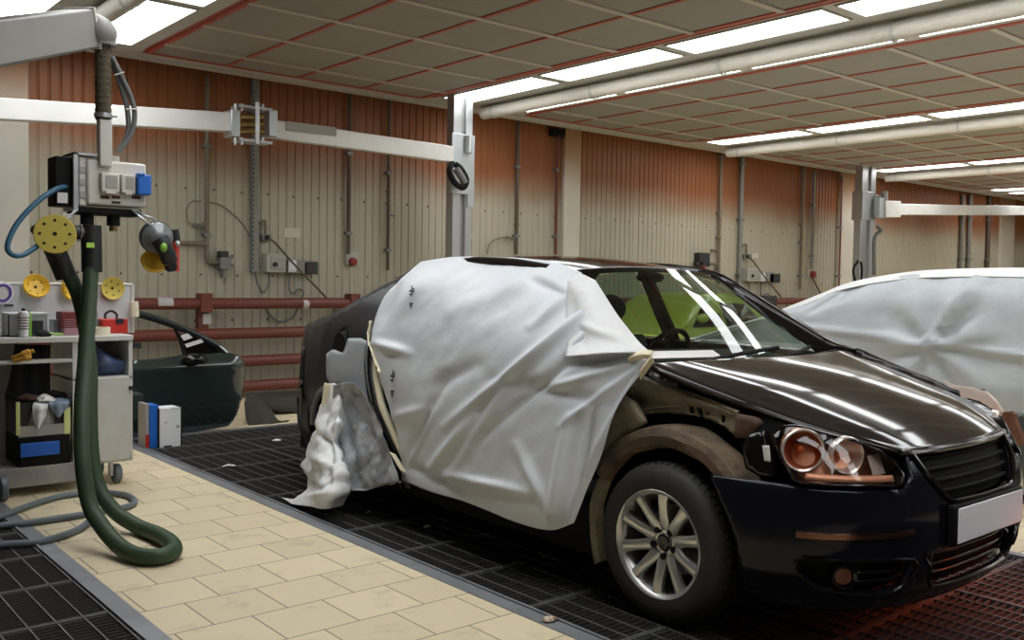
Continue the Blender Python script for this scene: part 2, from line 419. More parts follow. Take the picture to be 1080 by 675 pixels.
# steel gratings
def grate_mesh(w, l):
    m = MB(); z0, z1 = -.035, 0.0; g = .004
    n = int(round(l / .033))
    for i in range(1, n): m.box((g, l * i / n - .0017, z0), (w - g, l * i / n + .0017, z1 - .001))
    r = MB(); n = int(round(w / .1))
    for y in (g, l - g - .007): r.box((g, y, z0), (w - g, y + .007, z1 + .002))
    for x in (g, w - g - .007): r.box((x, g, z0), (x + .007, l - g, z1 + .002))
    for i in range(1, n): r.box((w * i / n - .0028, g, -.012), (w * i / n + .0028, l - g, z1))
    return m, r
GP = .494
cols_r = [(PX0 + .012, 3.30), (3.30, 4.22), (4.22, PX1 - .012)]
cols_l = [(LX1 - .012 - .792 * (i + 1), LX1 - .012 - .792 * i) for i in range(3)]
protos = {}
wname = {0: 'along the tile walkway', 1: 'in the middle column under the car', 2: 'in the right column of the car pit'}
lname = {0: 'along the walkway edge of the left pit', 1: 'in the second column of the left pit', 2: 'in the third column of the left pit'}
def grates(cols, names, group, y_lo, y_hi):
    for ci, (xa, xb) in enumerate(cols):
        w = xb - xa
        for r in range(30):
            yb = PE - .012 - GP * r; ya = yb - GP
            if ya < PN: break
            if ya > y_hi or yb < y_lo[ci]: continue
            lab = 'dark floor grating panel %s, %s from the wall' % (names[ci], ORD[r] if r < 20 else 'nearest')
            key = round(w, 3)
            if key not in protos:
                t = thing('floor_grating', lab, 'floor grate', (xa, ya, 0), group)
                a, b = grate_mesh(w, GP)
                for mb_ in (a, b): mb_.v = [(x + xa, y + ya, z) for x, y, z in mb_.v]
                a.build('bearing_bar', 'grate', t, smooth=0); b.build('frame', 'grate_bar', t, smooth=0)
                protos[key] = t
            else: dup(protos[key], (xa, ya, 0), lab, group)
grates(cols_r, wname, 'steel gratings over the pit under the car', (1.7, -.6, -.6), 9)
grates(cols_l, lname, 'steel gratings over the left pit', (2.6, 3.6, 4.8), 6.5)

# ceiling
struct(MB().box((X0, Y0, CZ), (X1, 9.78, CZ + .12)).build('ceiling', 'ceil_panel', smooth=0), 'grey filter panel ceiling with pale bars')
SCX = [2.42, 7.42, 12.42, 17.42, 22.42]
m = MB(); w_ = MB()
for c in SCX: w_.box((c - .82, Y0, CZ - .006), (c + .82, 9.78, CZ)); 
w_.box((X0, 9.68, CZ - .03), (X1, 9.80, CZ + .12)); w_.box((X0, 9.56, CZ - .009), (X1, 9.67, CZ))
struct(w_.build('trim_3', 'ceil_white', smooth=0))
reds = MB()
secs = [(3.30, 6.58), (8.26, 11.58), (13.26, 16.58), (18.26, 21.58), (-2.6, 1.58), (23.26, 29)]
for (a, b) in secs:
    for i in range(14):
        y = 9.05 - .915 * i
        m.box((a, y - .03, CZ - .016), (b, y + .03, CZ))
    n = 4
    for i in range(n + 1):
        x = a + (b - a) * i / n
        wd = .02 if 0 < i < n else .028
        reds.box((x - wd, Y0, CZ - .010), (x + wd, 9.54, CZ))
    reds.box((a, 9.52, CZ - .010), (b, 9.56, CZ))
    for x in (a - .06, b + .06): reds.box((x - .012, Y0, CZ - .012), (x + .012, 9.4, CZ - .004))
struct(m.build('trim_4', 'ceil_bar', smooth=0)); struct(reds.build('trim_5', 'red_tape', smooth=0))
# ceiling lights: two rows of five-foot panels in each strip, a fabric tube between them
STR = ['leftmost', 'second', 'third', 'fourth', 'fifth']
light0 = None
for si, c in enumerate(SCX):
    for ri, (a, b) in enumerate(((-.72, -.26), (.20, .66))):
        for k in range(7):
            if (si == 0 and ri == 0 and k > 5): continue
            y1 = 9.30 - 1.735 * k; y0 = y1 - 1.63
            lab = 'lit ceiling panel, %s from the wall, %s row of the %s light strip' % (ORD[k], ('left', 'right')[ri], STR[si])
            if light0 is None:
                light0 = thing('ceiling_light', lab, 'ceiling light', (c + a, y0, CZ), 'light panels in the ceiling strips')
                m = MB()
                for (p, q_) in (((0, 0), (.46, .02)), ((0, 1.61), (.46, 1.63)), ((0, .02), (.02, 1.61)), ((.44, .02), (.46, 1.61))):
                    m.box((c + a + p[0], y0 + p[1], CZ - .020), (c + a + q_[0], y0 + q_[1], CZ - .006))
                m.build('frame', 'ceil_white', light0, smooth=0)
                m = MB().box((c + a + .02, y0 + .02, CZ - .014), (c + a + .44, y0 + 1.61, CZ - .007)); m.build('diffuser', 'lamp', light0, smooth=0)
            else: dup(light0, (c + a, y0, CZ), lab)
    if si < 4:
        m = MB(); n = 120
        P = np.array([(c + .03, 9.42 - 13.5 * i / n, 3.445) for i in range(n + 1)])
        R = np.array([.076 + .004 * nz(i * .8, si * 9.1) for i in range(n + 1)])
        t = thing('fabric_tube', 'cloth-wrapped tube between the light rows of the %s light strip' % STR[si], 'tube', (c, 2.7, 3.36), 'cloth tubes between the light rows')
        m.tube(P, R, 18).build('tube', 'tube_cloth', t)
        for y in np.arange(9.2, -3.5, -1.735): MB().lathe([(.082, -.015), (.086, -.015), (.086, .015), (.082, .015)], 'y', (c + .03, y, 3.445), 18).box((c + .02, y - .012, 3.53), (c + .04, y + .012, CZ - .005)).build('strap', 'ceil_white', t)

# back wall: pressed sheets
m = MB(); xs = []; pit_ = .105
x = X0
while x < X1:
    xs += [(x, 0), (x + .012, .012), (x + .020, .012), (x + .032, 0)]; x += pit_
G = np.array([[(a, WY + d, z) for a, d in xs] for z in (0, CZ + .6)])
W = m.grid(G).build('wall_back', 'wall_sheet', smooth=0); struct(W, 'beige pressed metal sheet wall, orange glow painted along its top')
m = MB()
for z, x0 in ((2.28, 2.3), (1.36, 2.36), (.86, 2.3)):
    x = x0
    while x < 27:
        m.lathe([(.0, -.008), (.012, -.006), (.014, 0)], 'y', (x, WY - .001, z + .01 * nz(x * 3, z)), 6); x += .315 if z > 2 else .42
o = m.build('screw_head', 'pipe_dark', W); o['kind'] = 'stuff'
m = MB()
for x in (3.2, 5.95, 7.75, 10.9, 13.6, 15.9, 19.2, 21.9): m.box((x, WY - .006, 0), (x + .05, WY + .01, CZ + .5))
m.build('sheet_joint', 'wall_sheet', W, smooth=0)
def wall(name, p): struct(MB().add(p, [(0, 1, 2, 3)]).build(name, 'room', smooth=0))
wall('wall_left', [(X0, Y0, 0), (X0, Y1, 0), (X0, Y1, CZ), (X0, Y0, CZ)]); wall('wall_right', [(X1, Y0, 0), (X1, Y1, 0), (X1, Y1, CZ), (X1, Y0, CZ)])
wall('wall_front', [(X0, Y0, 0), (X1, Y0, 0), (X1, Y0, CZ), (X0, Y0, CZ)])
# wall columns (boxed steel posts against the wall)
for i, (pa, pb, lab) in enumerate(((-12, 31, 'pale stained wall column at the left edge, behind the swing arm'), (595, 612, 'cream wall column behind the roof of the dark car'),
                                 (886, 901, 'cream wall column just left of the right hand steel post'), (1057, 1071, 'cream wall column at the far right behind the white arm'))):
    xa, xb = at(pa, 220, Y=WY - .07)[0], at(pb, 220, Y=WY - .07)[0]
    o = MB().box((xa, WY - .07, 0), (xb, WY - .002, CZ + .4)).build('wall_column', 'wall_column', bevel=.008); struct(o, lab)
# ================================================================== THE DARK SALOON CAR (local: u forward, w to its left, z up)
CU, CX = 2.44, 3.71
def C(u, w, z): return np.array([CX + w, CU - u, z])
def CR(rows): return [[C(*p) for p in r] for r in rows]
car = thing('car', 'dark brown-black saloon car with its right side under white masking film', 'car', (CX, CU + 1.3, 0))
def lerp_table(t):
    a = np.array(t, float); return lambda x: np.array([np.interp(x, a[:, 0], a[:, k]) for k in range(1, a.shape[1])])
_sw = np.array([(.12, .74), (.18, .80), (.3, .850), (.45, .872), (.65, .885), (.8, .875), (.95, .850), (1.03, .825), (1.2, .735), (1.35, .635), (1.45, .565), (1.5, .48)])
_su = np.array([(-3.75, .50), (-3.55, .62), (-3.4, .745), (-3.2, .865), (-3.0, .935), (-2.8, .975), (-2.2, 1.), (.4, 1.), (1., .97)])
def sidew(u, z): return float(np.interp(z, _sw[:, 0], _sw[:, 1])) * float(np.interp(u, _su[:, 0], _su[:, 1]))
def side(u, z, off=0.): return C(u, -(sidew(u, z) + off), z)
def fside(u, z, off=0.): return C(u, sidew(u, z) + off, z)
def spl2(p, n=6): return [tuple(k) for k in spl(np.array(p, float), n)]
HUBZ = .316; RU = -2.578
# --- hood
c_ = [(-.09, 1.022), (.10, .993), (.29, .952), (.50, .893), (.68, .825), (.80, .752)]
e_ = [(-.17, .775, 1.020), (.00, .765, .972), (.19, .735, .922), (.42, .69, .858), (.60, .63, .818), (.765, .43, .752)]
rows = []
for (cu, cz), (eu, ew, ez) in zip(c_, e_):
    r = []
    for t in (-1, -.97, -.9, -.78, -.66, -.4, 0, .4, .66, .78, .9, .97, 1):
        a = abs(t); bl = a ** 2.2; ridge = .004 * math.exp(-((a - .74) / .16) ** 2) * (1 if cu < .7 else .4)
        r.append((cu + (eu - cu) * a ** 2.2, ew * t, cz + (ez - cz) * bl + ridge - (.012 if a > .99 else 0)))
    rows.append(r)
HOOD = patch(CR(rows), 5, 8)
for _ in range(60): HOOD[1:-1] = .5 * HOOD[1:-1] + .25 * (HOOD[:-2] + HOOD[2:])
MB().grid(HOOD).build('hood', 'paint_black', car, solid=.022, smooth=60)
# --- windscreen, roof, rear window
wsb = [(-.323, .715, .995), (-.278, .55, .998), (-.232, .3, 1.0), (-.213, 0, 1.0)]
wst = [(-.869, .570, 1.388), (-.841, .45, 1.403), (-.806, .25, 1.417), (-.79, 0, 1.422)]
def sym(r): return [(u, -w, z) for u, w, z in r] + [(u, w, z) for u, w, z in r[::-1][1:]]
def mixr(a, b, t, bulge=0): return [tuple(np.array(p) * (1 - t) + np.array(q) * t + np.array([bulge * .5, 0, bulge])) for p, q in zip(a, b)]
WS = patch(CR([sym(wsb), sym(mixr(wsb, wst, .5, .012)), sym(wst)]), 5, 8)
MB().grid(WS).build('windscreen', 'glass', car, smooth=80)
rf = [wst,
      [(-1.25, .585, 1.432), (-1.25, .46, 1.458), (-1.25, .25, 1.478), (-1.25, 0, 1.484)],
      [(-1.65, .58, 1.442), (-1.65, .46, 1.470), (-1.65, .25, 1.490), (-1.65, 0, 1.497)],
      [(-2.05, .56, 1.408), (-2.1, .44, 1.438), (-2.12, .25, 1.455), (-2.14, 0, 1.460)],
      [(-2.33, .53, 1.330), (-2.42, .42, 1.362), (-2.46, .22, 1.378), (-2.48, 0, 1.382)]]
ROOF = patch(CR([sym(r) for r in rf]), 5, 8)
for _ in range(25): ROOF[1:-1] = .5 * ROOF[1:-1] + .25 * (ROOF[:-2] + ROOF[2:])
MB().grid(ROOF).build('roof', 'paint_black', car, solid=.02, smooth=60)
rwb = [(-2.90, .62, 1.075), (-2.98, .45, 1.082), (-3.03, .22, 1.085), (-3.05, 0, 1.086)]
MB().grid(patch(CR([sym(rf[4]), sym(mixr(rf[4], rwb, .5, .02)), sym(rwb)]), 5, 6)).build('rear_window', 'glass', car, smooth=80)
tk = [rwb, [(-3.2, .64, 1.05), (-3.25, .45, 1.075), (-3.28, .22, 1.085), (-3.3, 0, 1.087)],
      [(-3.38, .60, 1.02), (-3.48, .45, 1.06), (-3.58, .22, 1.075), (-3.6, 0, 1.08)],
      [(-3.43, .60, .85), (-3.56, .42, .86), (-3.66, .22, .86), (-3.68, 0, .86)], [(-3.43, .60, .62), (-3.56, .42, .62), (-3.66, .22, .62), (-3.68, 0, .62)]]
MB().grid(patch(CR([sym(r) for r in tk]), 4, 5)).build('boot_lid', 'paint_dusty', car, solid=.02)
# --- pillars
for s, nm in ((-1, 'near'), (1, 'far')):
    b = [(-.12, .785, 1.02), (-.30, .765, 1.085), (-.62, .70, 1.265), (-.86, .635, 1.378), (-1.05, .61, 1.42)]
    a = [(-.31, .716, .995), (-.40, .695, 1.055), (-.62, .635, 1.20), (-.87, .578, 1.392), (-1.0, .58, 1.41)]
    mid = [tuple((np.array(p) + np.array(q_)) / 2 + np.array([.02, 0, .018])) for p, q_ in zip(a, b)]
    MB().grid(patch([[C(u, s * w, z) for u, w, z in r] for r in (a, mid, b)], 6, 5)).build('pillar', 'paint_black', car, solid=.03)
    # roof rail above the side windows
    pts = [C(u, s * w, z) for u, w, z in ((-.95, .61, 1.405), (-1.25, .605, 1.436), (-1.65, .60, 1.445), (-2.05, .575, 1.415), (-2.3, .57, 1.34))]
    MB().tube(spl(pts, 6), .026, 8).build('roof_rail', 'paint_black', car)
    MB().add([C(-1.32, s * .845, .98), C(-1.42, s * .845, .98), C(-1.46, s * .61, 1.42), C(-1.38, s * .61, 1.42)], [(0, 1, 2, 3)]).build('pillar', 'black_gloss', car, solid=.03, smooth=0)
# --- rear quarter, right (near) side: dusty dark paint with a masked-off grey primer area round the arch
shut = [(-1.82, .20), (-1.80, .38), (-1.89, .50), (-2.01, .66), (-2.095, .85), (-2.13, 1.04), (-2.10, 1.18), (-1.95, 1.31), (-1.72, 1.445)]
top = [(-1.72, 1.447), (-2.0, 1.425), (-2.34, 1.315), (-2.62, 1.19), (-2.88, 1.085), (-3.1, 1.058), (-3.38, 1.02)]
def archpts(r, a0, a1, cu=RU): return [(cu + r * math.cos(math.radians(a)), HUBZ + r * math.sin(math.radians(a))) for a in np.linspace(a0, a1, 22)]
AR = .395
quarter = [(-2.15, .22), (-1.82, .20)] + shut[1:] + top[1:] + [(-3.44, .85), (-3.44, .60), (-2.98, .56)] + archpts(AR, 158, -12)
flap = [(-2.55 + .062 * math.cos(t), .962 + .075 * math.sin(t)) for t in np.linspace(0, 2 * PI, 14, False)]
for fn, s in ((side, -1), (fside, 1)):
    h = (flap,) if s < 0 else ()
    qp = panel(fn, quarter, h, .035).build('quarter_panel', 'paint_dusty', car, solid=.015)
    lip = [fn(u, z, -.02 + .0) for u, z in archpts(AR - .01, 165, -15)]
    MB().tube(lip, .022, 8).build('arch_lip', 'primer_dark' if s < 0 else 'paint_dusty', car)
    MB().grid(np.array([[fn(u, z, -.30), fn(u, z, -.01)] for u, z in archpts(AR, 175, -20)])).build('wheel_well', 'black', car)
prim = [(-2.60, .70), (-2.66, .74), (-2.70, .88), (-2.63, .915), (-2.48, .90), (-2.47, .99), (-2.32, 1.0), (-2.235, .985), (-2.225, .85), (-2.15, .66), (-2.04, .50), (-1.96, .38), (-1.97, .24), (-2.16, .24)] + archpts(AR + .004, -8, 92)[:-1]
panel(lambda u, z: side(u, z, .005), prim, (), .03).build('primer_area', 'primer', car, 'grey primer area round the rear wheel arch', solid=.004)
band = spl2(shut[:7], 5); inner = [(u - .105, z) for u, z in band]
MB().grid(np.array([[side(u, z, .006), side((u + v) / 2, z, .028), side(v, z, .010)] for (u, z), (v, _) in zip(band, inner)])).build('door_jamb', 'primer_dark', car, solid=.004)
MB().tube([side(u - .035, z, .030) for u, z in band], .009, 8).build('seal', 'black', car)
MB().tube([side(u + .015, z, .012) for u, z in spl2(shut[1:6], 6)], .020, 8).build('masking_strip', 'tape', car, 'cream masking strip along the door opening')
m = MB()
fc = side(-2.55, .962, -.03)
m.lathe([(0.001, -.04), (.06, -.04), (.07, 0)], 'x', fc, 16); m.build('filler_opening', 'black', car)
m = MB().lathe([(.035, 0), (.035, -.02), (.02, -.024), (.001, -.024)], 'x', fc + np.array([.0, 0, 0]), 14); m.build('filler_cap', 'black_gloss', car)
# rear bumper
rp = [(-2.97, .80), (-3.12, .785), (-3.28, .725), (-3.42, .62), (-3.54, .44), (-3.60, .22), (-3.62, 0)]
rr = []
for z, d in ((.62, .01), (.5, -.015), (.36, -.01), (.24, .05)):
    r = [(u + d * (1 if abs(u) > 3.5 else 0), -(w - d), z) for u, w in rp]; rr.append(r + [(u, -w, z) for u, w, z in r[::-1][1:]])
MB().grid(patch(CR(rr), 4, 5)).build('rear_bumper', 'paint_dusty', car, solid=.02)
tl = [(-3.06, .66), (-3.12, .90), (-3.36, .90), (-3.40, .66)]
panel(lambda u, z: side(u, z, .006), tl, (), .04).build('tail_light_recess', 'black_gloss', car, solid=.004)
m = MB()
for a, b in (((-3.08, .645), (-3.36, .60)), ((-3.1, .64), (-3.12, .40)), ((-3.2, .56), (-3.3, .46))):
    m.tube([side(*a, .012), side(*b, .014)], .014, 6)
m.build('bumper_bracket', 'black_gloss', car)
# far side: fender, doors, sill
dl = [(.30, .62), (.12, .70), (-.10, .715), (-.30, .62), (-.36, .22), (-1.9, .20), (-1.95, .45), (-2.12, .7), (-2.16, 1.0), (-1.3, 1.005), (-.2, 1.0)]
panel(fside, [(-.37, .22), (-1.15, .2), (-1.15, 1.005), (-.22, 1.0), (-.30, .62)], (), .06).build('front_door', 'paint_black', car, solid=.05)
panel(fside, [(-1.16, .2), (-1.9, .20), (-1.95, .45), (-2.1, .7), (-2.16, 1.01), (-1.16, 1.005)], (), .06).build('rear_door', 'paint_black', car, solid=.05)
fa = [(.0 + .375 * math.cos(math.radians(a)), HUBZ + .375 * math.sin(math.radians(a))) for a in np.linspace(60, 175, 14)]
panel(lambda u, z: C(u, float(np.interp(u, (-.3, 0, .3, .5), (.83, .83, .80, .74))) + .03 * min(1, max(0, (.95 - z) * 5)), z), [(.42, .66), (.42, .86), (.2, .925), (.0, .98), (-.14, 1.03), (-.21, 1.0), (-.30, .62), (-.36, .30)] + fa[::-1][1:] , (), .04).build('fender', 'paint_black', car, solid=.02)
# side glass of the far side
for poly in ([(-.34, 1.03), (-1.32, 1.02), (-1.40, 1.40), (-1.02, 1.40), (-.7, 1.25)], [(-1.45, 1.02), (-2.1, 1.03), (-2.05, 1.3), (-1.9, 1.38), (-1.47, 1.42)]):
    panel(lambda u, z: fside(u, z, -.02), poly, (), .12).build('side_window', 'glass', car)
# underbody, engine bay
m = MB(); m.box(C(.55, -.60, .17), C(-3.5, .60, .26)); m.box(C(-.36, -.80, .16), C(-2.2, -.70, .40)); m.box(C(-.36, .70, .16), C(-2.2, .80, .40)); m.build('underbody', 'black', car, smooth=0)
m = MB(); m.box(C(.58, -.56, .26), C(-.34, .62, .70)); m.box(C(-.30, -.64, .66), C(-.40, .72, .95)); m.build('engine_bay', 'black', car, smooth=0)
# interior
m = MB(); m.grid(patch(CR([[(-.36, -.66, .96), (-.24, 0, .975), (-.36, .66, .96)], [(-.70, -.70, .985), (-.72, 0, 1.0), (-.70, .70, .985)], [(-.98, -.70, .93), (-1.0, 0, .95), (-.98, .70, .93)], [(-1.0, -.70, .60), (-1.0, 0, .60), (-1.0, .70, .60)]]), 4, 4))
m.build('dashboard', 'seat', car, solid=.02)
for s in (-1, 1):
    m = MB(); w0 = s * .36
    m.grid(patch(CR([[(-0.72, w0 - .24, .40), (-0.70, w0 - .2, .50), (-0.70, w0 + .2, .50), (-0.72, w0 + .24, .40)], [(-0.97, w0 - .25, .40), (-0.97, w0 - .2, .48), (-0.97, w0 + .2, .48), (-0.97, w0 + .25, .40)], [(-1.23, w0 - .25, .42), (-1.17, w0 - .2, .50), (-1.17, w0 + .2, .50), (-1.23, w0 + .25, .42)],
        [(-1.29, w0 - .25, .7), (-1.22, w0 - .2, .7), (-1.22, w0 + .2, .7), (-1.29, w0 + .25, .7)], [(-1.43, w0 - .22, 1.02), (-1.37, w0 - .17, 1.04), (-1.37, w0 + .17, 1.04), (-1.43, w0 + .22, 1.02)]]), 4, 4))
    o = m.build('seat', 'seat', car, solid=.09)
    m = MB().ball(C(-1.47, w0, 1.19), (.13, .05, .085)); m.build('headrest', 'seat', car)
    MB().tube([C(-1.41, w0 - .05, 1.0), C(-1.45, w0 - .05, 1.14)], .008, 6).tube([C(-1.41, w0 + .05, 1.0), C(-1.45, w0 + .05, 1.14)], .008, 6).build('headrest_post', 'steel', car)
m = MB(); m.box(C(-2.2, -.62, .42), C(-2.7, .62, .56)); m.box(C(-2.6, -.62, .5), C(-2.75, .62, 1.05)); m.build('rear_seat', 'seat', car, bevel=.04)
sc, ax = C(-1.05, .36, .93), nrm((0, .85, .5)); e1 = np.array([1., 0, 0]); e2 = np.cross(ax, e1)
ring = [sc + .18 * (math.cos(t) * e1 + math.sin(t) * e2) for t in np.linspace(0, 2 * PI, 32, False)]
m = MB().tube(ring, .015, 8, closed=True)
for t in (0, PI, 1.5 * PI): m.tube([sc, sc + .17 * (math.cos(t) * e1 + math.sin(t) * e2)], [.03, .014], 8)
m.build('steering_wheel', 'black', car)
MB().ball(C(-.84, 0, 1.375), (.11, .02, .03)).build('rear_view_mirror', 'black', car)
m = MB(); m.add([C(-.36, -.69, 1.045), C(-.23, -.26, 1.045), C(-.185, -.25, 1.018), C(-.30, -.69, 1.018)], [(0, 1, 2, 3)]); m.build('cowl_paper', 'paper', car, 'strip of white masking paper along the foot of the windscreen', solid=.004, off=1, smooth=0)
for (a, b, c) in (((-.13, -.40, 1.018), (-.19, -.10, 1.028), (-.25, .28, 1.040)), ((-.11, .16, 1.015), (-.20, .42, 1.025), (-.30, .64, 1.030))):
    MB().tube(spl([C(*a), C(*b), C(*c)], 5), .010, 6).build('wiper', 'black', car)
MB().grid(patch(CR([sym([(-.32, .71, 1.0), (-.255, .55, 1.003), (-.19, .3, 1.005), (-.165, 0, 1.005)]), sym([(-.15, .71, .985), (-.12, .55, .985), (-.08, .3, .985), (-.06, 0, .985)])]), 4, 2)).build('cowl', 'black', car)

# --- front end: bumper surface wraps from the arches round the nose
PLAN = np.array([(.885, 0), (.878, .2), (.842, .42), (.78, .60), (.695, .725), (.60, .80), (.45, .857), (.30, .878), (.15, .885)])
pl = spl(PLAN, 10); SL = np.concatenate([[0], np.cumsum(np.linalg.norm(np.diff(pl, axis=0), axis=1))])
ZD = np.array([(.10, .16), (.17, .085), (.23, .04), (.32, .012), (.42, 0), (.52, 0), (.60, .012), (.66, .03), (.72, .062), (.78, .10), (.85, .16)])
def nose(s, z, off=0.):
    a = min(abs(s), SL[-1]); u = np.interp(a, SL, pl[:, 0]); w = np.interp(a, SL, pl[:, 1])
    k = np.searchsorted(SL, a); k = min(max(k, 1), len(SL) - 1); t = nrm(pl[k] - pl[k - 1]); n = np.array([-t[1], t[0]]) * -1
    if n[0] < 0 and n[1] < 0: n = -n
    n = np.array([abs(n[0]), abs(n[1])]); d = off - np.interp(z, ZD[:, 0], ZD[:, 1])
    u, w = u + n[0] * d, w + n[1] * d
    return C(u, -math.copysign(w, s) if s else 0, z)          # s > 0 is the car's right (near) side
def s_at(u=None, w=None): return float(np.interp(-u, -pl[:, 0], SL)) if u is not None else float(np.interp(w, pl[:, 1], SL))
GS, GZ = np.linspace(-1.0, SL[-1], 240), np.linspace(.15, .86, 120)
NP_ = project(np.array([[nose(s, z) for z in GZ] for s in GS]))
def nose_px(px, py):
    d = ((NP_ - np.array([px, py])) ** 2).sum(-1)
    d[:60] += 1e4 * (GS[:60, None] < -.6)
    i, j = np.unravel_index(np.argmin(d), d.shape); return (GS[i], GZ[j])
sr = s_at(u=.215)
right = [(0, .185), (.5, .185), (s_at(u=.45), .19), (s_at(u=.385), .215), (s_at(u=.372), .40), (s_at(u=.33), .50), (s_at(u=.24), .632), (s_at(u=.45), .642), (s_at(w=.70), .636), (.50, .628), (.455, .66), (.435, .752), (0, .762)]
outline = right + [(-s, z) for s, z in right[::-1][1:-1]]
gr = [(.405, .742), (.36, .66), (.27, .575), (.15, .562)]; grille_h = gr + [(-s, z) for s, z in gr[::-1]]
lg = [(.345, .405), (.36, .33), (.33, .262), (.25, .245)]; lower_h = lg + [(-s, z) for s, z in lg[::-1]]
fog = [(.455, .375), (.50, .27), (.62, .255), (s_at(w=.77), .285), (s_at(w=.805), .335), (s_at(w=.795), .385)]
outline_c = [p for p in outline]
bump = panel(nose, outline_c, (grille_h, lower_h, fog, [(-s, z) for s, z in fog]), .016).build('front_bumper', 'paint_bumper', car, solid=.02, smooth=60)
def ringtube(poly, r, name, mt, off=.0, parent=car, n=4):
    return MB().tube(np.array([nose(s, z, off) for s, z in spl(np.array(poly), n, closed=True)]), r, 8, closed=True).build(name, mt, parent)
panel(lambda s, z: nose(s, z, -.035), grille_h, (), .04).build('grille', 'black', car)
m = MB()
for z in (.60, .64, .68, .72):
    h = float(np.interp(z, (.562, .575, .66, .742), (.2, .27, .36, .405)))
    m.grid(np.array([[nose(s, z - .006, -.02), nose(s, z + .006, -.02)] for s in np.linspace(-h, h, 20)]))
m.build('grille_slat', 'black', car, solid=.010)
ringtube(gr[:1] + gr + [(-s, z) for s, z in gr[::-1]] + [(-.405, .742)], .011, 'grille_frame', 'black_gloss', .004)
panel(lambda s, z: nose(s, z, -.05), lower_h, (), .05).build('lower_grille', 'black', car)
m = MB()
for z in (.29, .33, .37):
    m.grid(np.array([[nose(s, z - .007, -.03), nose(s, z + .007, -.03)] for s in np.linspace(-.34, .34, 16)]))
m.build('lower_slat', 'black_gloss', car, solid=.012)
ringtube(lower_h, .008, 'lower_frame', 'black_gloss', .0)
for s in (1, -1):
    F_ = [(s * a, z) for a, z in fog]
    panel(lambda a, z: nose(a, z, -.05), F_, (), .04).build('fog_recess', 'black', car)
    ringtube(F_, .005, 'fog_trim', 'black_gloss', .002)
    m = MB()
    for z in (.30, .335): m.grid(np.array([[nose(s * a, z - .006, -.02), nose(s * a, z + .006, -.02)] for a in np.linspace(.49, .70, 8)]))
    m.build('fog_slat', 'black_gloss', car, solid=.01)
    a = nose(s * .735, .325, -.01); b = nose(s * .735, .325, -.06); d = nrm(a - b)
    m = MB().lathe([(.034, .0), (.045, .004), (.045, -.05)], d, a, 20); fb = m.build('fog_lamp', 'black_gloss', car)
    MB().lathe([(.001, -.002), (.03, -.006), (.034, -.01)], d, a, 20).build('fog_lens', 'fog_amber', car)
    st = [(s * (.47 + (s_at(w=.81) - .47) * t), .475 - .004 * t) for t in np.linspace(0, 1, 16)]
    MB().grid(np.array([[nose(q_[0], q_[1] + dz, o_) for dz, o_ in ((-.013, .001), (-.008, .012), (.008, .012), (.013, .001))] for q_ in st])).build('bumper_trim', 'brown_chrome', car)
    st = [(s * (.42 + .22 * t), .225) for t in np.linspace(0, 1, 10)]
# number plate (blank, pale lavender) on a black holder
pc = C(.898, 0, .482)
m = MB().box(pc + np.array([-.295, -.004, -.075]), pc + np.array([.295, .03, .075])); m.build('plate_holder', 'black', car, bevel=.008)
MB().box(pc + np.array([-.277, -.010, -.064]), pc + np.array([.277, -.004, .066])).build('license_plate', 'plate', car, 'blank pale lavender number plate', bevel=.003)
# headlights
hlp = [(815.6, 457), (822, 451.5), (829, 449.6), (841, 449.2), (855, 452), (867, 456), (883, 460.5), (898.5, 465), (914, 470), (927, 476), (941, 487), (949, 499), (950.5, 505), (948, 509), (940, 511), (915, 511.5), (891, 511.5), (865, 511), (845, 509), (836, 506.5), (829, 494), (823, 482), (818, 468)]
hls = [nose_px(*p) for p in hlp]
def hl(a, z, off=0.): return nose(a, z, .012 + off)
for s in (1, -1):
    P_ = [(s * a, z) for a, z in hls]
    hd = panel(lambda a, z: hl(a, z, -.10), P_, (), .02).build('headlight', 'lamp_back', car)
    MB().grid(np.array([[hl(a, z, -.11), hl(a, z, -.03), hl(a, z, 0)] for a, z in P_ + P_[:1]])).build('housing', 'black_gloss', hd)
    panel(hl, P_, (), .02).build('lens', 'lens', hd, smooth=80)
    MB().tube(np.array([hl(a, z, .001) for a, z in P_ + P_[:1]]), .004, 6).build('lens_rim', 'black_gloss', hd)
    for k, (px, py, r) in enumerate(((847, 477, .072), (896, 482, .062))):
        a, z = nose_px(px, py); f_, b_ = hl(s * a, z, -.035), hl(s * a, z, -.11); d = nrm(f_ - b_); d = nrm(d + np.array([0, -.6, 0]))
        MB().lathe([(.012, -.075), (.03, -.07), (.05, -.05), (r * .93, -.02), (r, .0), (r + .006, .004), (r + .008, -.02)], d, f_, 28).build('reflector', 'lamp_brown' if k == 0 else 'lamp_silver', hd)
        MB().lathe([(r * .96, .002), (r + .004, .007), (r + .008, .0)], d, f_, 28).build('bezel', 'lamp_silver', hd)
        MB().lathe([(.001, .0), (.012, -.008), (.016, -.03), (.014, -.07)], d, f_ - d * .015, 16).build('bulb', 'amber', hd)
    a0, z0 = nose_px(850, 503); a1, z1 = nose_px(945, 505)
    MB().grid(np.array([[hl(s * (a0 + (a1 - a0) * t), z0 + (z1 - z0) * t + dz, -.025) for dz in (-.010, .012)] for t in np.linspace(0, 1, 16)])).build('indicator', 'lamp_back', hd, solid=.01)
    a, z = nose_px(933, 490); MB().grid(np.array([[hl(s * (a + da), z + dz, -.02 - .03 * (1 - da / .07 if da > 0 else 1)) for dz in (-.035, -.012, .012, .03)] for da in (-.02, .0, .03, .06)])).build('side_reflector', 'lamp_silver', hd)
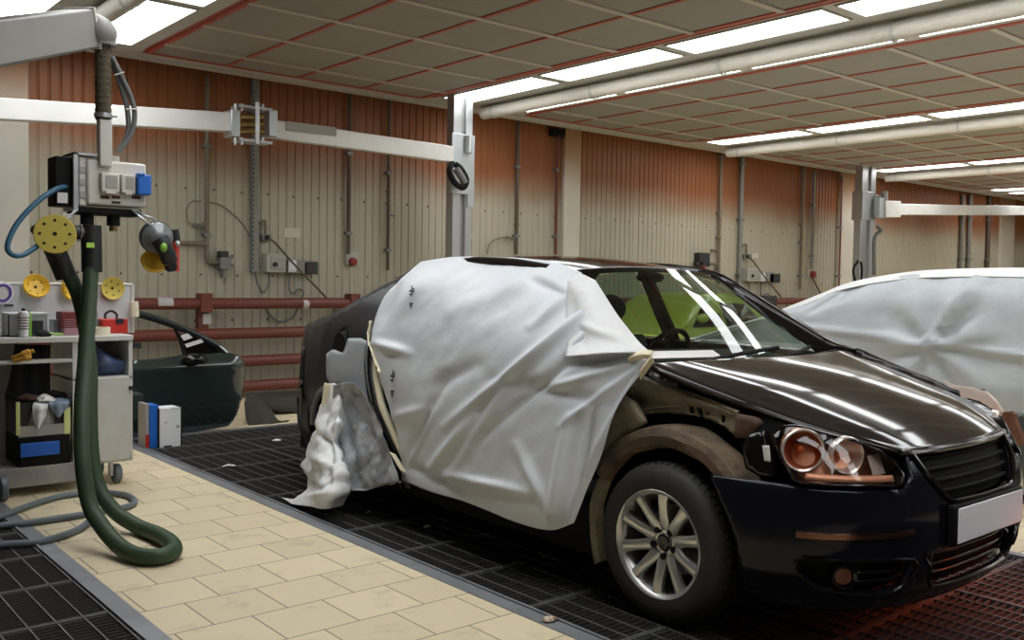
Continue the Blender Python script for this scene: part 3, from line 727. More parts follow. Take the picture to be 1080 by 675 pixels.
# --- exposed structure where the right front fender is off
WP = CX - .70
def pxp(pts, X): return [at(px, py, X=X) for px, py in pts]
def xpanel(pts, X, holes=(), step=.03, dx=lambda y, z: 0):
    P_ = [(p[1], p[2]) for p in pxp(pts, X)]; H = [[(p[1], p[2]) for p in pxp(h, X)] for h in holes]
    return panel(lambda y, z: np.array([X + dx(y, z), y, z]), P_, H, step)
ap = [(655, 411), (664, 402), (673, 396), (690, 402), (715, 410), (745, 421), (779, 434), (780, 445), (778, 460), (768, 452), (750, 443), (731, 438), (705, 436), (683, 438), (668, 445), (655, 452), (650, 430)]
slot = lambda x, y, w, h: [(x - w, y - h), (x + w, y - h + 1), (x + w, y + h), (x - w, y + h - 1)]
xpanel(ap, WP, (slot(731, 431, 3, 6), slot(740, 433, 3, 6), slot(764, 442, 2.6, 6.5), [(748 + 2.4 * math.cos(t), 436 + 3 * math.sin(t)) for t in np.linspace(0, 2 * PI, 8, False)]), .012,
       dx=lambda y, z: .01 * math.sin(z * 40)).build('apron', 'apron', car, 'beige bare metal apron behind the missing fender', solid=-.02)
MB().tube([p + np.array([-.012, 0, 0]) for p in pxp([(676, 397), (715, 410), (750, 422), (781, 435)], WP)], .009, 6).build('apron_flange', 'apron', car)
MB().tube([p + np.array([-.008, 0, 0]) for p in pxp([(684, 408), (700, 412), (716, 418)], WP)], .007, 6).tube([p + np.array([-.008, 0, 0]) for p in pxp([(682, 432), (705, 429), (725, 428)], WP)], .008, 6).build('apron_rib', 'apron', car)
xpanel([(640, 425), (655, 414), (672, 424), (684, 445), (660, 462), (640, 480), (630, 500)], WP - .07, (), .03).build('door_post', 'apron', car, solid=-.03)
m = MB()
for (px, py, r) in ((694, 398, .03), (705, 402, .025), (713, 405, .028)): m.ball(at(px, py, X=WP + .01), (r, r * 1.3, r * .8), 8)
m.tube(spl(pxp([(686, 394), (700, 405), (716, 407)], WP - .01), 4), .012, 6); m.build('hinge', 'valve', car)
xpanel([(690, 384), (740, 408), (790, 432), (806, 446), (780, 437), (735, 418), (700, 402)], WP + .05, (), .03).build('gutter', 'black', car, solid=-.02)
xpanel([(779, 436), (800, 440), (806, 446), (792, 462), (778, 461)], WP - .01, (), .03).build('apron_end', 'liner_rust', car, solid=-.02)
def la(r, a, w): return C(r * math.cos(math.radians(a)), -w, HUBZ + r * math.sin(math.radians(a)))
A_ = np.linspace(22, 196, 44)
def band_(prof, ang): return np.array([[la(r + .008 * nz(a * .07, w * 9) * (1 if i in (0, len(prof) - 1) else .4), a, w) for i, (r, w) in enumerate(prof)] for a in ang])
MB().grid(band_([(.372, .80), (.39, .835), (.425, .845), (.455, .83), (.465, .78), (.46, .70)], np.linspace(24, 150, 40))).build('wheel_arch_liner', 'liner', car, 'rusty brown wheel arch liner left bare by the missing fender')
MB().grid(band_([(.372, .80), (.385, .78), (.385, .55)], np.linspace(-10, 215, 50))).build('arch_tub', 'black', car)
MB().grid(band_([(.374, .81), (.40, .848), (.43, .845)], np.linspace(24, 75, 20))).build('liner_flange', 'liner_rust', car)
MB().grid(band_([(.372, .80), (.39, .83), (.42, .835)], np.linspace(150, 205, 20))).build('splash_guard', 'apron', car)
# bracket and housing beside the headlight
xpanel([(793, 470), (798, 458), (810, 454), (814, 470), (822, 500), (812, 501), (796, 492)], CX - .765, (), .02).build('lamp_bracket', 'black_gloss', car, solid=-.06)
xpanel([(804, 470), (811, 470), (812.5, 487), (806, 486)], CX - .835, (), .01).build('bracket_label', 'paper', car, 'small white label on the headlight bracket', solid=.003)
xpanel([(776, 440), (800, 450), (800, 500), (770, 492), (745, 455)], WP + .06, (), .03).build('lamp_well', 'black', car, solid=-.02)

# --- wheels
def wheel(name, lab, hub, sgn):
    """sgn -1: outer face looks towards -X"""
    o0 = hub; t = MB()
    tyre = [(.205, .10), (.215, .106), (.25, .112), (.285, .108), (.304, .094), (.313, .07), (.3165, .03), (.3165, 0), (.3165, -.03), (.313, -.07), (.30, -.095), (.26, -.108), (.21, -.10)]
    t.lathe([(r, h) for r, h in tyre], (sgn, 0, 0), o0, 72)
    T = t.build('wheel', 'rubber', car, lab, smooth=60)
    tr = MB()
    for row, (h0, h1, sk) in enumerate(((.055, .098, .18), (.012, .048, -.1), (-.048, -.012, .1), (-.098, -.055, -.18))):
        for k in range(60):
            a = 2 * PI * k / 60 + row * .03; wd = .039
            V = []
            for hh, rr_ in ((h0, 0), (h1, 0)):
                for da in (-wd, wd):
                    aa = a + da + (sk * .25 if hh == h1 else 0)
                    rad = float(np.interp(abs(hh), (0, .05, .07, .098), (.3185, .3185, .3155, .297)))
                    for r_ in (rad + .003, rad - .01): V.append(o0 + np.array([sgn * hh, r_ * math.cos(aa), r_ * math.sin(aa)]))
            tr.add(V, [(0, 2, 6, 4), (0, 4, 5, 1), (2, 3, 7, 6), (0, 1, 3, 2), (4, 6, 7, 5)])
    tr.build('tread', 'rubber', T, smooth=0)
    rim = MB().lathe([(.196, .085), (.2, .098), (.215, .108), (.221, .103), (.218, .09), (.204, .08), (.195, .03), (.19, -.09)], (sgn, 0, 0), o0, 64)
    nsp = 10
    for k in range(nsp):
        a = 2 * PI * k / nsp + PI / 2 + .05
        sec = []
        for r_, hw, hh, th in ((.05, .026, .062, .03), (.085, .0235, .075, .03), (.13, .0205, .087, .028), (.175, .022, .094, .026), (.203, .028, .094, .03)):
            ring_ = []
            for dx, dh in ((-1, -th), (-1.0, -.008), (-.55, 0), (.55, 0), (1.0, -.008), (1, -th)):
                y = r_ * math.cos(a) - dx * hw * math.sin(a); z = r_ * math.sin(a) + dx * hw * math.cos(a)
                ring_.append(o0 + np.array([sgn * (hh + dh), y, z]))
            sec.append(ring_)
        rim.grid(np.array(sec))
    rim.lathe([(.001, .052), (.03, .054), (.062, .060), (.075, .055), (.075, .02)], (sgn, 0, 0), o0, 40)
    rim.build('rim', 'alloy', T, smooth=45)
    MB().lathe([(.001, .064), (.026, .066), (.031, .062), (.032, .05)], (sgn, 0, 0), o0, 28).build('centre_cap', 'black_gloss', T)
    MB().lathe([(.031, .058), (.034, .0635), (.037, .058)], (sgn, 0, 0), o0, 28).build('cap_ring', 'alloy', T)
    for k in range(5):
        a = 2 * PI * k / 5 - PI / 2
        c = o0 + np.array([0, .056 * math.cos(a), .056 * math.sin(a)])
        MB().lathe([(.001, .068), (.010, .070), (.0145, .067), (.015, .056)], (sgn, 0, 0), c, 10).build('lug_bolt', 'black', T)
    MB().lathe([(.02, .0), (.14, .0), (.14, -.02)], (sgn, 0, 0), o0 - np.array([-sgn * -.01, 0, 0]), 32).build('brake_disc', 'valve', T)
    MB().lathe([(.19, -.02), (.001, -.03)], (sgn, 0, 0), o0, 32).build('inner_barrel', 'black', T)
wheel('w', 'right front wheel with ten spoke alloy rim', C(0, -.775, HUBZ), -1)
wheel('w', 'right rear wheel half hidden by film', C(RU, -.725, HUBZ), -1)
wheel('w', 'left front wheel', C(0, .775, HUBZ), 1)
wheel('w', 'left rear wheel', C(RU, .725, HUBZ), 1)
# ================================================================== MASKING FILM OVER THE DARK CAR
CT = [  # rows from roof to hem: (pixel x, pixel y, distance X)
 [(444, 276, 3.05), (478, 271, 3.09), (520, 271, 3.12), (560, 273, 3.12), (590, 278, 3.12), (613, 287, 3.13)],
 [(409, 308, 2.945), (455, 305, 2.95), (505, 305, 2.98), (555, 307, 2.98), (600, 312, 2.99), (640, 323, 3.03)],
 [(394, 339, 2.865), (445, 340, 2.88), (500, 342, 2.87), (555, 343, 2.87), (610, 347, 2.90), (675, 366, 2.965)],
 [(392, 370, 2.825), (440, 378, 2.83), (500, 382, 2.81), (560, 385, 2.80), (620, 388, 2.83), (689, 375, 2.93)],
 [(401, 397, 2.82), (440, 410, 2.80), (500, 420, 2.785), (560, 425, 2.78), (610, 425, 2.79), (657, 424, 2.85)],
 [(414, 440, 2.81), (450, 455, 2.79), (500, 470, 2.77), (560, 478, 2.75), (600, 480, 2.76), (634, 482, 2.80)],
 [(422, 478, 2.81), (452, 490, 2.80), (490, 505, 2.77), (550, 525, 2.73), (590, 530, 2.73), (615, 525, 2.77)],
 [(424, 506, 2.82), (452, 518, 2.80), (490, 529, 2.77), (545, 551, 2.74), (580, 559, 2.74), (605, 552, 2.77)]]
def film_surface(ct, nu, nv, creases, amp, seed, noise_scale=(5, 5)):
    P3 = [[at(px, py, X=X) for px, py, X in r] for r in ct]
    G = patch(P3, nu, nv); PX = project(G)
    du = np.gradient(G, axis=1); dv = np.gradient(G, axis=0); N = np.cross(du, dv); N /= np.linalg.norm(N, axis=2, keepdims=True) + 1e-9
    N *= np.sign((N * (np.array([0, 0, CH]) - G)).sum(2, keepdims=True))      # outward
    H = np.zeros(G.shape[:2]); R, Cc = H.shape
    for i in range(R):
        for j in range(Cc):
            p = PX[i, j]; h = 0
            for (a, b, w, k) in creases:
                d, t, sd = seg_d(p, a, b)
                h += k * math.exp(-(d / w) ** 2) * (math.sin(PI * min(1, max(0, .12 + .76 * t)))) 
            g = G[i, j]
            h += amp * (nz(g[1] * noise_scale[0] + seed, g[2] * noise_scale[1], seed) + .5 * nz(g[1] * noise_scale[0] * 2.3 + g[2] * 4, g[2] * noise_scale[1] * 2.1 - seed, 3.3))
            edge = min(i, R - 1 - i, 12) / 12; H[i, j] = h * (.3 + .7 * edge)
    return G, N, H, PX
cr = [((655, 300), (470, 450), 5, .035), ((640, 345), (500, 468), 5, -.022), ((615, 300), (560, 345), 4, .02), ((430, 372), (395, 362), 5, .03), ((600, 312), (560, 296), 5, -.02),
      ((640, 330), (600, 372), 3, .018), ((686, 378), (560, 415), 4, .018), ((684, 380), (590, 450), 4, .025), ((680, 384), (615, 500), 5, .03), ((675, 372), (600, 385), 3, -.02),
      ((470, 395), (428, 486), 5, -.025), ((462, 425), (430, 490), 3, .02), ((500, 440), (450, 500), 6, .03), ((470, 500), (560, 520), 5, .03), ((430, 492), (490, 520), 6, -.03),
      ((545, 470), (580, 540), 6, .025), ((520, 400), (640, 425), 8, -.018), ((420, 300), (400, 345), 4, -.02), ((455, 290), (420, 330), 6, .018), ((415, 440), (450, 432), 6, .018),
      ((600, 440), (580, 555), 6, .03), ((625, 430), (605, 545), 5, -.03), ((590, 280), (480, 330), 10, .02), ((540, 400), (470, 510), 5, .018), ((500, 385), (450, 410), 8, -.02)]
G, N, H, FPX = film_surface(CT, 22, 18, cr, .008, 1.7)
FG = G + N * H[..., None]
film = thing('masking_film', 'large white film taped over the doors of the dark car', 'masking film', at(520, 545, X=2.76) * np.array([1, 1, 0]) + np.array([0, 0, at(580, 559, X=2.74)[2]]), )
MB().grid(FG).build('sheet', 'film', film, solid=.002, smooth=80)
def fpt(px, py, off=.004):
    d = ((FPX - np.array([px, py])) ** 2).sum(-1); i, j = np.unravel_index(np.argmin(d), d.shape); return FG[i, j] + N[i, j] * off
# folded-back upper layer at the windscreen corner
CT2 = [[(598, 296, 2.965), (612, 291, 3.03), (628, 298, 3.06)], [(598, 330, 2.93), (625, 330, 2.95), (652, 335, 3.01)], [(599, 360, 2.87), (640, 358, 2.89), (676, 366, 2.95)], [(597, 378, 2.81), (640, 375, 2.83), (686, 374, 2.91)]]
G2, N2, H2, _ = film_surface(CT2, 12, 10, [((605, 340), (680, 372), 4, .012), ((600, 300), (620, 375), 5, -.01)], .004, 4.2)
MB().grid(G2 + N2 * (H2 + .012)[..., None]).build('flap', 'film_white', film, solid=.002, smooth=80)
# tape
m = MB()
for pts, r in (([(676, 395), (684, 384), (690, 376)], .022), ([(664, 378), (677, 374), (688, 374)], .018)):
    P_ = np.array([at(px, py, X=2.90 - .02) for px, py in pts]); P_ = spl(P_, 5)
    m.grid(np.array([[p + np.array([0, 0, r]), p + np.array([-.012, 0, 0]), p + np.array([0, 0, -r])] for p in P_]))
m.build('tape', 'tape', film, 'cream masking tape at the bonnet corner', solid=.003)
m = MB(); P_ = spl([at(px, py, X=2.80) for px, py in ((414, 478), (420, 488), (426, 498))], 5)
m.grid(np.array([[p + np.array([0, .03, 0]), p + np.array([-.02, 0, .01]), p + np.array([0, -.03, 0])] for p in P_]))
m.build('tape', 'tape', film, 'cream masking tape at the sill corner', solid=.003)
m = MB(); P_ = spl([at(px, py, X=X - .02) for px, py, X in ((392, 338, 2.90), (389.5, 355, 2.87), (394, 372, 2.84), (402, 393, 2.82))], 8)
m.grid(np.array([[p + np.array([0, .016 + .012 * nz(i * .9, 1), 0]), p + np.array([-.015 - .01 * nz(i * .8, 5), 0, 0]), p + np.array([0, -.006, 0])] for i, p in enumerate(P_)]))
m.build('tape', 'tape', film, 'cream masking tape along the rear door edge', solid=.003)
# printed marks on the film
for (cx, cy) in ((438, 309.5), (416, 397.5)):
    m = MB()
    def mark(pl_):
        m.add([fpt(x, y) for x, y in pl_], [tuple(range(len(pl_)))])
    def stroke(a, b, w=.8):
        a, b = np.array(a, float), np.array(b, float); d = nrm(b - a); n_ = np.array([-d[1], d[0]]) * w
        A0, B0 = fpt(*a), fpt(*b); mm = fpt(*((a + b) / 2))
        px2m = .0042
        up = nrm(B0 - A0); sdv = nrm(np.cross(up, (1, 0, 0))) * w * px2m
        m.add([A0 - sdv, A0 + sdv, B0 + sdv, B0 - sdv], [(0, 1, 2, 3)])
    c0 = np.array([cx, cy]); P0 = fpt(cx, cy, .006)
    ey = np.array([0, -1., 0]); ez = np.array([0, 0, 1.])       # to the right on the film, up on the film
    e_r = nrm(fpt(cx + 6, cy) - fpt(cx - 6, cy)); e_u = nrm(fpt(cx, cy - 6) - fpt(cx, cy + 6)); s_ = .0082
    def rect(x0, y0, x1, y1): m.add([P0 + s_ * (x * e_r + y * e_u) for x, y in ((x0, y0), (x1, y0), (x1, y1), (x0, y1))], [(0, 1, 2, 3)])
    rect(-.6, -3.8, .6, 4.6); rect(-3, -.2, 3, 1.1); rect(-2.6, -3, -.6, -1.8); rect(.4, 1.6, 2.8, 2.6); rect(-2, -12, 1.6, -10.6); rect(-2.2, -10.4, 2, -9); rect(-1.2, -13.6, .8, -12.4)
    m.build('printed_mark', 'print', film, smooth=0, keepn=True)
# crumpled film round the rear wheel, trailing on the grating
CT3 = [[(347, 405, 2.86), (352, 404, 2.83), (358, 407, 2.82), (362, 414, 2.83)],
       [(341, 432, 2.85), (348, 430, 2.77), (357, 434, 2.77), (364, 442, 2.83)],
       [(329, 462, 2.82), (340, 458, 2.70), (354, 462, 2.71), (362, 470, 2.82)],
       [(321, 485, 2.80), (338, 484, 2.64), (356, 486, 2.66), (367, 490, 2.80)],
       [(328, 506, 2.74), (343, 507, 2.58), (357, 505, 2.62), (369, 508, 2.78)],
       [(318, 521, 2.68), (336, 525, 2.55), (353, 521, 2.58), (367, 520, 2.74)],
       [(298, 531, 2.62), (325, 534, 2.55), (345, 537, 2.57), (361, 533, 2.70)]]
G3, N3, H3, _ = film_surface(CT3, 14, 10, [((345, 410), (335, 470), 3, .03), ((350, 440), (345, 520), 4, -.035), ((330, 480), (360, 500), 4, .03), ((335, 455), (355, 480), 3, -.03), ((322, 488), (345, 515), 4, .03), ((355, 470), (362, 520), 3, .03), ((310, 528), (350, 520), 3, .02)], .035, 9.1, (11, 9))
S3 = G3 + N3 * H3[..., None]; S3[..., 2] = np.maximum(S3[..., 2], .008)
wf = thing('masking_film', 'crumpled white film bundle hanging over the rear wheel and trailing on the grating', 'masking film', np.array([2.70, 5.05, .0]))
MB().grid(S3).build('bundle', 'film_white', wf, solid=.002, smooth=80)
m = MB(); P_ = spl([at(px, py, X=2.80) for px, py in ((347, 404), (345, 420), (342, 440))], 5)
m.grid(np.array([[p + np.array([0, .03 + .012 * nz(i, 2), 0]), p + np.array([-.03, 0, 0]), p + np.array([0, -.02, 0])] for i, p in enumerate(P_)]))
m.build('tape', 'tape', wf, 'cream masking tape holding the crumpled film', solid=.003)
CT4 = [[(352, 406, 2.80), (368, 403, 2.80), (380, 410, 2.80), (392, 428, 2.80)],
       [(352, 430, 2.81), (368, 425, 2.83), (384, 430, 2.82), (400, 446, 2.80)],
       [(358, 460, 2.80), (372, 455, 2.81), (388, 458, 2.81), (409, 468, 2.79)],
       [(362, 488, 2.77), (378, 485, 2.77), (394, 486, 2.78), (414, 488, 2.78)],
       [(366, 512, 2.75), (382, 513, 2.79), (398, 510, 2.76), (421, 506, 2.77)],
       [(368, 517, 2.76), (384, 518, 2.77), (400, 513, 2.79), (424, 508, 2.79)]]
G4, N4, H4, _ = film_surface(CT4, 14, 12, [((362, 412), (376, 450), 4, .025), ((372, 410), (395, 470), 4, -.03), ((360, 440), (372, 500), 4, .025), ((385, 440), (380, 500), 4, .02), ((395, 480), (370, 505), 3, -.02)], .018, 2.4, (9, 9))
MB().grid(G4 + N4 * H4[..., None]).build('arch_sheet', 'film_arch', wf, 'thin grey-white film stretched across the rear wheel arch', solid=.002, smooth=80)

# ================================================================== THE CAR BEYOND, WRAPPED IN FILM
BX = 8.72
st = [(7.3, .60, .50), (7.05, .70, .66), (6.6, .78, .735), (6.0, .82, .905), (5.62, .80, 1.02), (5.45, .70, 1.10), (5.0, .64, 1.285), (4.72, .60, 1.395), (4.2, .585, 1.485), (3.7, .585, 1.512), (3.2, .585, 1.514), (2.7, .58, 1.49), (2.2, .56, 1.40), (1.75, .60, 1.20), (1.5, .66, 1.08), (1.0, .70, 1.02), (.5, .70, .98), (.42, .68, .60)]
rows_s, rows_t, rows_f = [], [], []
for (y, hw, zt) in st:
    bz = min(zt - .05, .98); end = .86 if .6 < y < 7.0 else .78
    s_ = [(-end - .03, .28), (-end - .05, .50), (-end - .01, .74), (-end + .03, bz - .04), (-(hw + end) / 2 - .03 - .0, (bz + zt) / 2 - .02), (-hw - .03, zt - .06), (-hw + .03, zt - .025)]
    t_ = [(-hw - .05, zt - .075), (-hw + .04, zt - .012), (-hw * .5, zt + .006), (0, zt + .012), (hw * .5, zt + .006), (hw - .04, zt - .012), (hw + .05, zt - .075)]
    rows_s.append([(BX + x, y, z) for x, z in s_]); rows_t.append([(BX + x, y, z) for x, z in t_]); rows_f.append([(BX - x, y, z) for x, z in s_])
wc = thing('wrapped_car', 'car in the next bay wrapped in pale grey and white masking film', 'car', (BX, 3.8, 0))
def wrinkle(G, sgn, star=True):
    out = G.copy()
    for i in range(G.shape[0]):
        for j in range(G.shape[1]):
            x, y, z = G[i, j]; h = .014 * nz(y * 3, z * 5, 2) + .008 * nz(y * 7, z * 9, 8)
            if star:
                dy, dz = y - 3.80, z - .84; r = math.hypot(dy, dz); a = math.atan2(dz, dy)
                h += .05 * math.exp(-(r / .10) ** 2) + .032 * math.sin(a * 7 + 1) * math.exp(-((r - .25) / .28) ** 2)
                d, t, _ = seg_d((y, z), (3.80, .84), (3.52, 1.42)); h += .07 * math.exp(-(d / .035) ** 2)
                d, t, _ = seg_d((y, z), (5.1, .95), (4.2, .90)); h += .030 * math.exp(-(d / .03) ** 2)
                d, t, _ = seg_d((y, z), (3.7, .86), (2.5, .78)); h += .030 * math.exp(-(d / .03) ** 2)
                d, t, _ = seg_d((y, z), (5.0, 1.1), (4.6, 1.36)); h -= .03 * math.exp(-(d / .04) ** 2)
            out[i, j, 0] += -sgn * h
    return out
MB().grid(wrinkle(patch(rows_s, 8, 7), 1)).build('side_film', 'film_grey', wc, 'greyish translucent film over the side', solid=.002, smooth=80)
MB().grid(patch(rows_t, 6, 7)).build('roof_film', 'film_white', wc, 'white film over the roof', solid=.003, smooth=80)
MB().grid(wrinkle(patch(rows_f, 8, 7), -1, False)).build('side_film', 'film_grey', wc, solid=.002, smooth=80)
for y in (6.15, 1.75):
    for s in (-1, 1):
        MB().lathe([(.10, .09), (.2, .10), (.29, .09), (.315, .06), (.315, -.06), (.29, -.09), (.1, -.09)], (s, 0, 0), (BX + s * .74, y, .316), 32, cap=True).build('wheel', 'rubber', wc)
MB().box((BX - .72, .55, .17), (BX + .72, 7.1, .55)).build('underbody', 'black', wc, bevel=.05)

# lime green car far behind, seen through the windscreen
gc = thing('green_car', 'lime green car by the wall, seen through the windscreen of the dark car', 'car', (10.15, 8.55, 0))
prof = [(-2.0, .30, .45), (-1.98, .62, .62), (-1.2, .78, .74), (-.95, .84, .78), (-.35, 1.16, .60), (.0, 1.27, .57), (.8, 1.28, .57), (1.2, 1.16, .6), (1.7, .86, .74), (1.95, .80, .72), (2.0, .30, .5)]
rows = []
for x, zt, hw in prof:
    bz = min(zt - .03, .80); e_ = .80 if abs(x) < 1.9 else .7
    half = [(-e_ + .02, .22), (-e_, .5), (-e_ + .01, bz - .1), (-e_ + .04, bz), (-hw, zt - .03), (-hw * .6, zt + .01), (0, zt + .02)]
    rows.append([(10.15 + x * .82, 8.55 + w, z * .93) for w, z in half + [(-w, z) for w, z in half[::-1][1:]]])
GCS = patch(rows, 4, 4); MB().grid(GCS).build('body', 'green_car', gc, solid=.01)
gl = MB()
gl.add([(10.15 - .51, 8.55 - .775, 0.781), (10.15 + .15, 8.55 - .775, 0.781), (10.15 + .15, 8.55 - .62, 1.088), (10.15 - .18, 8.55 - .63, 1.051)], [(0, 1, 2, 3)])
gl.add([(10.15 + .21, 8.55 - .775, 0.781), (10.15 + 1.02, 8.55 - .775, 0.781), (10.15 + .78, 8.55 - .63, 1.069), (10.15 + .21, 8.55 - .62, 1.088)], [(0, 1, 2, 3)])
gl.build('side_window', 'black_gloss', gc, solid=.01, off=1)
for x in (-1.1, 1.1): MB().lathe([(.001, .1), (.2, .1), (.29, .09), (.31, .06), (.31, -.1)], (0, -1, 0), (10.15 + x * .82, 8.55 - .74, .31), 28).build('wheel', 'rubber', gc)
MB().ball((10.15 - .45, 8.55 - .88, .90), (.09, .07, .06)).build('mirror', 'green_car', gc)
# ================================================================== SERVICE BOOM WITH ITS POWER BOX
BY = 5.3
def b(px, py, Y=BY): return at(px, py, Y=Y)
sb = thing('service_boom', 'grey overhead service boom with power box hanging at left', 'service boom', np.array([*b(110, 165)[:2], b(110, 230)[2]]))
a0, a1 = b(-60, 52, 4.55), b(88, 30)
d = nrm(a1 - a0); n = nrm(np.cross(d, (0, 0, 1))); h = .098
def bar(mb, a, c, w, h, up=(0, 0, 1)):
    a, c = np.asarray(a, float), np.asarray(c, float); d = nrm(c - a); n = nrm(np.cross(d, up)); u = nrm(np.cross(n, d))
    mb.add([p + sx * n * w / 2 + sy * u * h / 2 for p in (a, c) for sx, sy in ((-1, -1), (1, -1), (1, 1), (-1, 1))], [(3, 2, 1, 0), (4, 5, 6, 7), (0, 1, 5, 4), (1, 2, 6, 5), (2, 3, 7, 6), (3, 0, 4, 7)]); return mb
bar(MB(), a0, a1, .15, .195).build('arm', 'boom', sb, bevel=.012)
bar(MB(), a1 - d * .012, a1 + d * .006, .165, .21).build('arm_flange', 'boom_white', sb)
bar(MB(), a0 - np.array([0, 0, .105]), a1 - np.array([0, 0, .105]) - d * .02, .05, .02).build('cable_tray', 'boom', sb)
el = b(108, 48); top = b(108, 22)
pts = spl([a1, a1 + d * .05 + np.array([0, 0, .0]), np.array([el[0] - .012, el[1] - .01, a1[2] - .005]) , np.array([el[0], el[1], el[2] + .05]), el + np.array([0, 0, -.0])], 6)
MB().tube(pts, np.linspace(.092, .066, len(pts)), 18).build('elbow', 'boom', sb)
s0, s1 = b(108.5, 44), b(109, 127)
pp = np.array([s0 + (s1 - s0) * t for t in np.linspace(0, 1, 40)])
MB().tube(pp, [.040 + .0025 * math.sin(i * 1.9) for i in range(40)], 16).build('fabric_sleeve', 'sleeve', sb, 'brown ribbed fabric sleeve on the drop tube')
for y in (46, 122):
    c = b(109, y); MB().lathe([(.043, -.012), (.046, -.012), (.046, .012), (.043, .012)], 'z', c, 20).build('hose_clamp', 'steel', sb)
    MB().cyl(c + np.array([.035, -.03, 0]), c + np.array([.06, -.035, 0]), .008, 8).build('clamp_screw', 'steel', sb)
t0, t1 = b(110, 126), b(110, 168)
MB().box(t1 + np.array([-.032, -.032, -.04]), t0 + np.array([.032, .032, 0])).build('drop_tube', 'boom_white', sb, bevel=.006)
for dx, off in ((0, 0), (-7, .02)):
    pts = spl([b(118 + dx * .2, 60, BY + off), b(128 + dx * .6, 80, BY + off), b(139 + dx, 105, BY + off), b(142 + dx, 122, BY + off), b(138 + dx * .5, 142, BY + off), b(125, 160, BY + off)], 8)
    MB().tube(pts, .0135, 10).build('power_cable', 'cable_grey', sb)
for p, q_ in ((b(121, 79, BY - .02), b(131, 76, BY - .02)), (b(133, 115, BY - .02), b(145, 115, BY - .02))): MB().tube([p, q_], .004, 6).build('cable_tie', 'boom_white', sb)
# power box: corners from its front face
fx0, fx1 = b(92, 200, BY)[0], b(154.5, 200, BY)[0]; zt, zb = b(120, 170)[2], b(120, 217)[2]
x0 = fx0 - .045; D0 = BY
MB().box((fx0, D0, zb), (fx1, D0 + .16, zt)).build('power_box', 'box_white', sb, bevel=.012)
MB().box((x0 + .01, D0 + .02, zb - .01), (fx0 + .005, D0 + .19, zt + .015)).build('side_box', 'box_white', sb, bevel=.008)
MB().box((x0 - .022, D0 + .0, zb - .035), (x0 + .0, D0 + .20, zt + .03)).build('mounting_plate', 'steel', sb)
MB().box((x0 - .022, D0 + .0, zt + .018), (fx0 + .10, D0 + .20, zt + .030)).build('mounting_plate', 'steel', sb)
MB().box((x0 - .105, D0 + .03, zb - .015), (x0 - .024, D0 + .18, zt + .005)).build('breaker_box', 'black', sb, bevel=.006)
MB().box((x0 - .095, D0 + .026, zb), (x0 - .045, D0 + .031, zb + .055)).build('rating_label', 'paper', sb)
MB().box((x0 - .01, D0 + .01, zb - .05), (fx1 - .02, D0 + .18, zb - .012)).build('lower_tray', 'black', sb, bevel=.008)
for k in range(3): MB().lathe([(.001, 0), (.018, 0), (.02, .004)], (0, 1, 0), (x0 + .028, D0 + .014, zb + .05 + .065 * k), 14).build('knockout', 'grey_panel', sb)
sx = [b(p, 190)[0] for p in (105, 124, 126, 141, 142, 154.5)]; sz0, sz1 = b(115, 203)[2], b(115, 183)[2]
for i in (0, 2):
    so = MB().box((sx[i], D0 - .035, sz0), (sx[i + 1], D0 + .002, sz1)).build('socket', 'box_white', sb, bevel=.006)
    MB().box((sx[i] + .022, D0 - .039, sz0 + .022), (sx[i + 1] - .012, D0 - .034, sz1 - .014)).build('socket_window', 'grey_panel', so)
    MB().box((sx[i] + .02, D0 - .042, sz0 - .008), (sx[i + 1] - .02, D0 - .03, sz0 + .006)).build('socket_latch', 'box_white', so)
bs = MB().box((sx[4] - .004, D0 - .06, sz0 - .004), (sx[5] + .008, D0 + .0, sz1 + .004)).build('blue_socket', 'blue', sb, 'bright blue covered socket', bevel=.008)
MB().box((sx[4] - .002, D0 - .065, sz1 - .004), (sx[5] - .03, D0 - .02, sz1 + .010)).build('socket_lid', 'blue', bs, bevel=.004)
for (p, q_) in ((106, 115), (118, 126.5), (139, 148)): MB().box((b(p, 208)[0], D0 - .004, b(p, 209.5)[2]), (b(q_, 208)[0], D0 + .001, b(p, 206)[2])).build('label_strip', 'cloth_brown', sb)
MB().box((b(117.5, 208)[0], D0 - .004, b(118, 214.5)[2]), (b(127, 208)[0], D0 + .001, b(118, 212)[2])).build('label_strip', 'tool_black', sb)
MB().lathe([(.020, 0), (.020, .035), (.026, .035), (.026, .0)], 'z', np.array([b(125, 165)[0], D0 + .07, zt]), 16).build('cable_gland', 'boom_white', sb)
for px in (96, 124):
    c = np.array([b(px, 220)[0], D0 + .07, zb - .05])
    mb = MB().lathe([(.001, 0), (.034, 0), (.034, -.055), (.026, -.055)], 'z', c, 18).build('outlet', 'black', sb)
    MB().lathe([(.022, -.055), (.022, -.085), (.001, -.085)], 'z', c, 18).build('outlet_nozzle', 'brass', mb)
MB().tube(spl([b(79, 222, BY - .02), b(73, 229, BY - .06), b(64, 232, BY - .06), b(62, 240, BY - .05)], 6), .007, 8).tube(spl([b(82, 221, BY - .02), b(75, 226, BY - .06), b(66, 227, BY - .06)], 6), .005, 8).build('hook', 'zinc', sb)
MB().tube(spl([b(140, 221), b(148, 229, BY - .06), b(160, 238, BY - .06), b(163, 243, BY - .05)], 6), .007, 8).tube(spl([b(143, 221), b(152, 227, BY - .06), b(162, 231, BY - .06), b(165, 237, BY - .05)], 6), .006, 8).build('hook', 'zinc', sb)
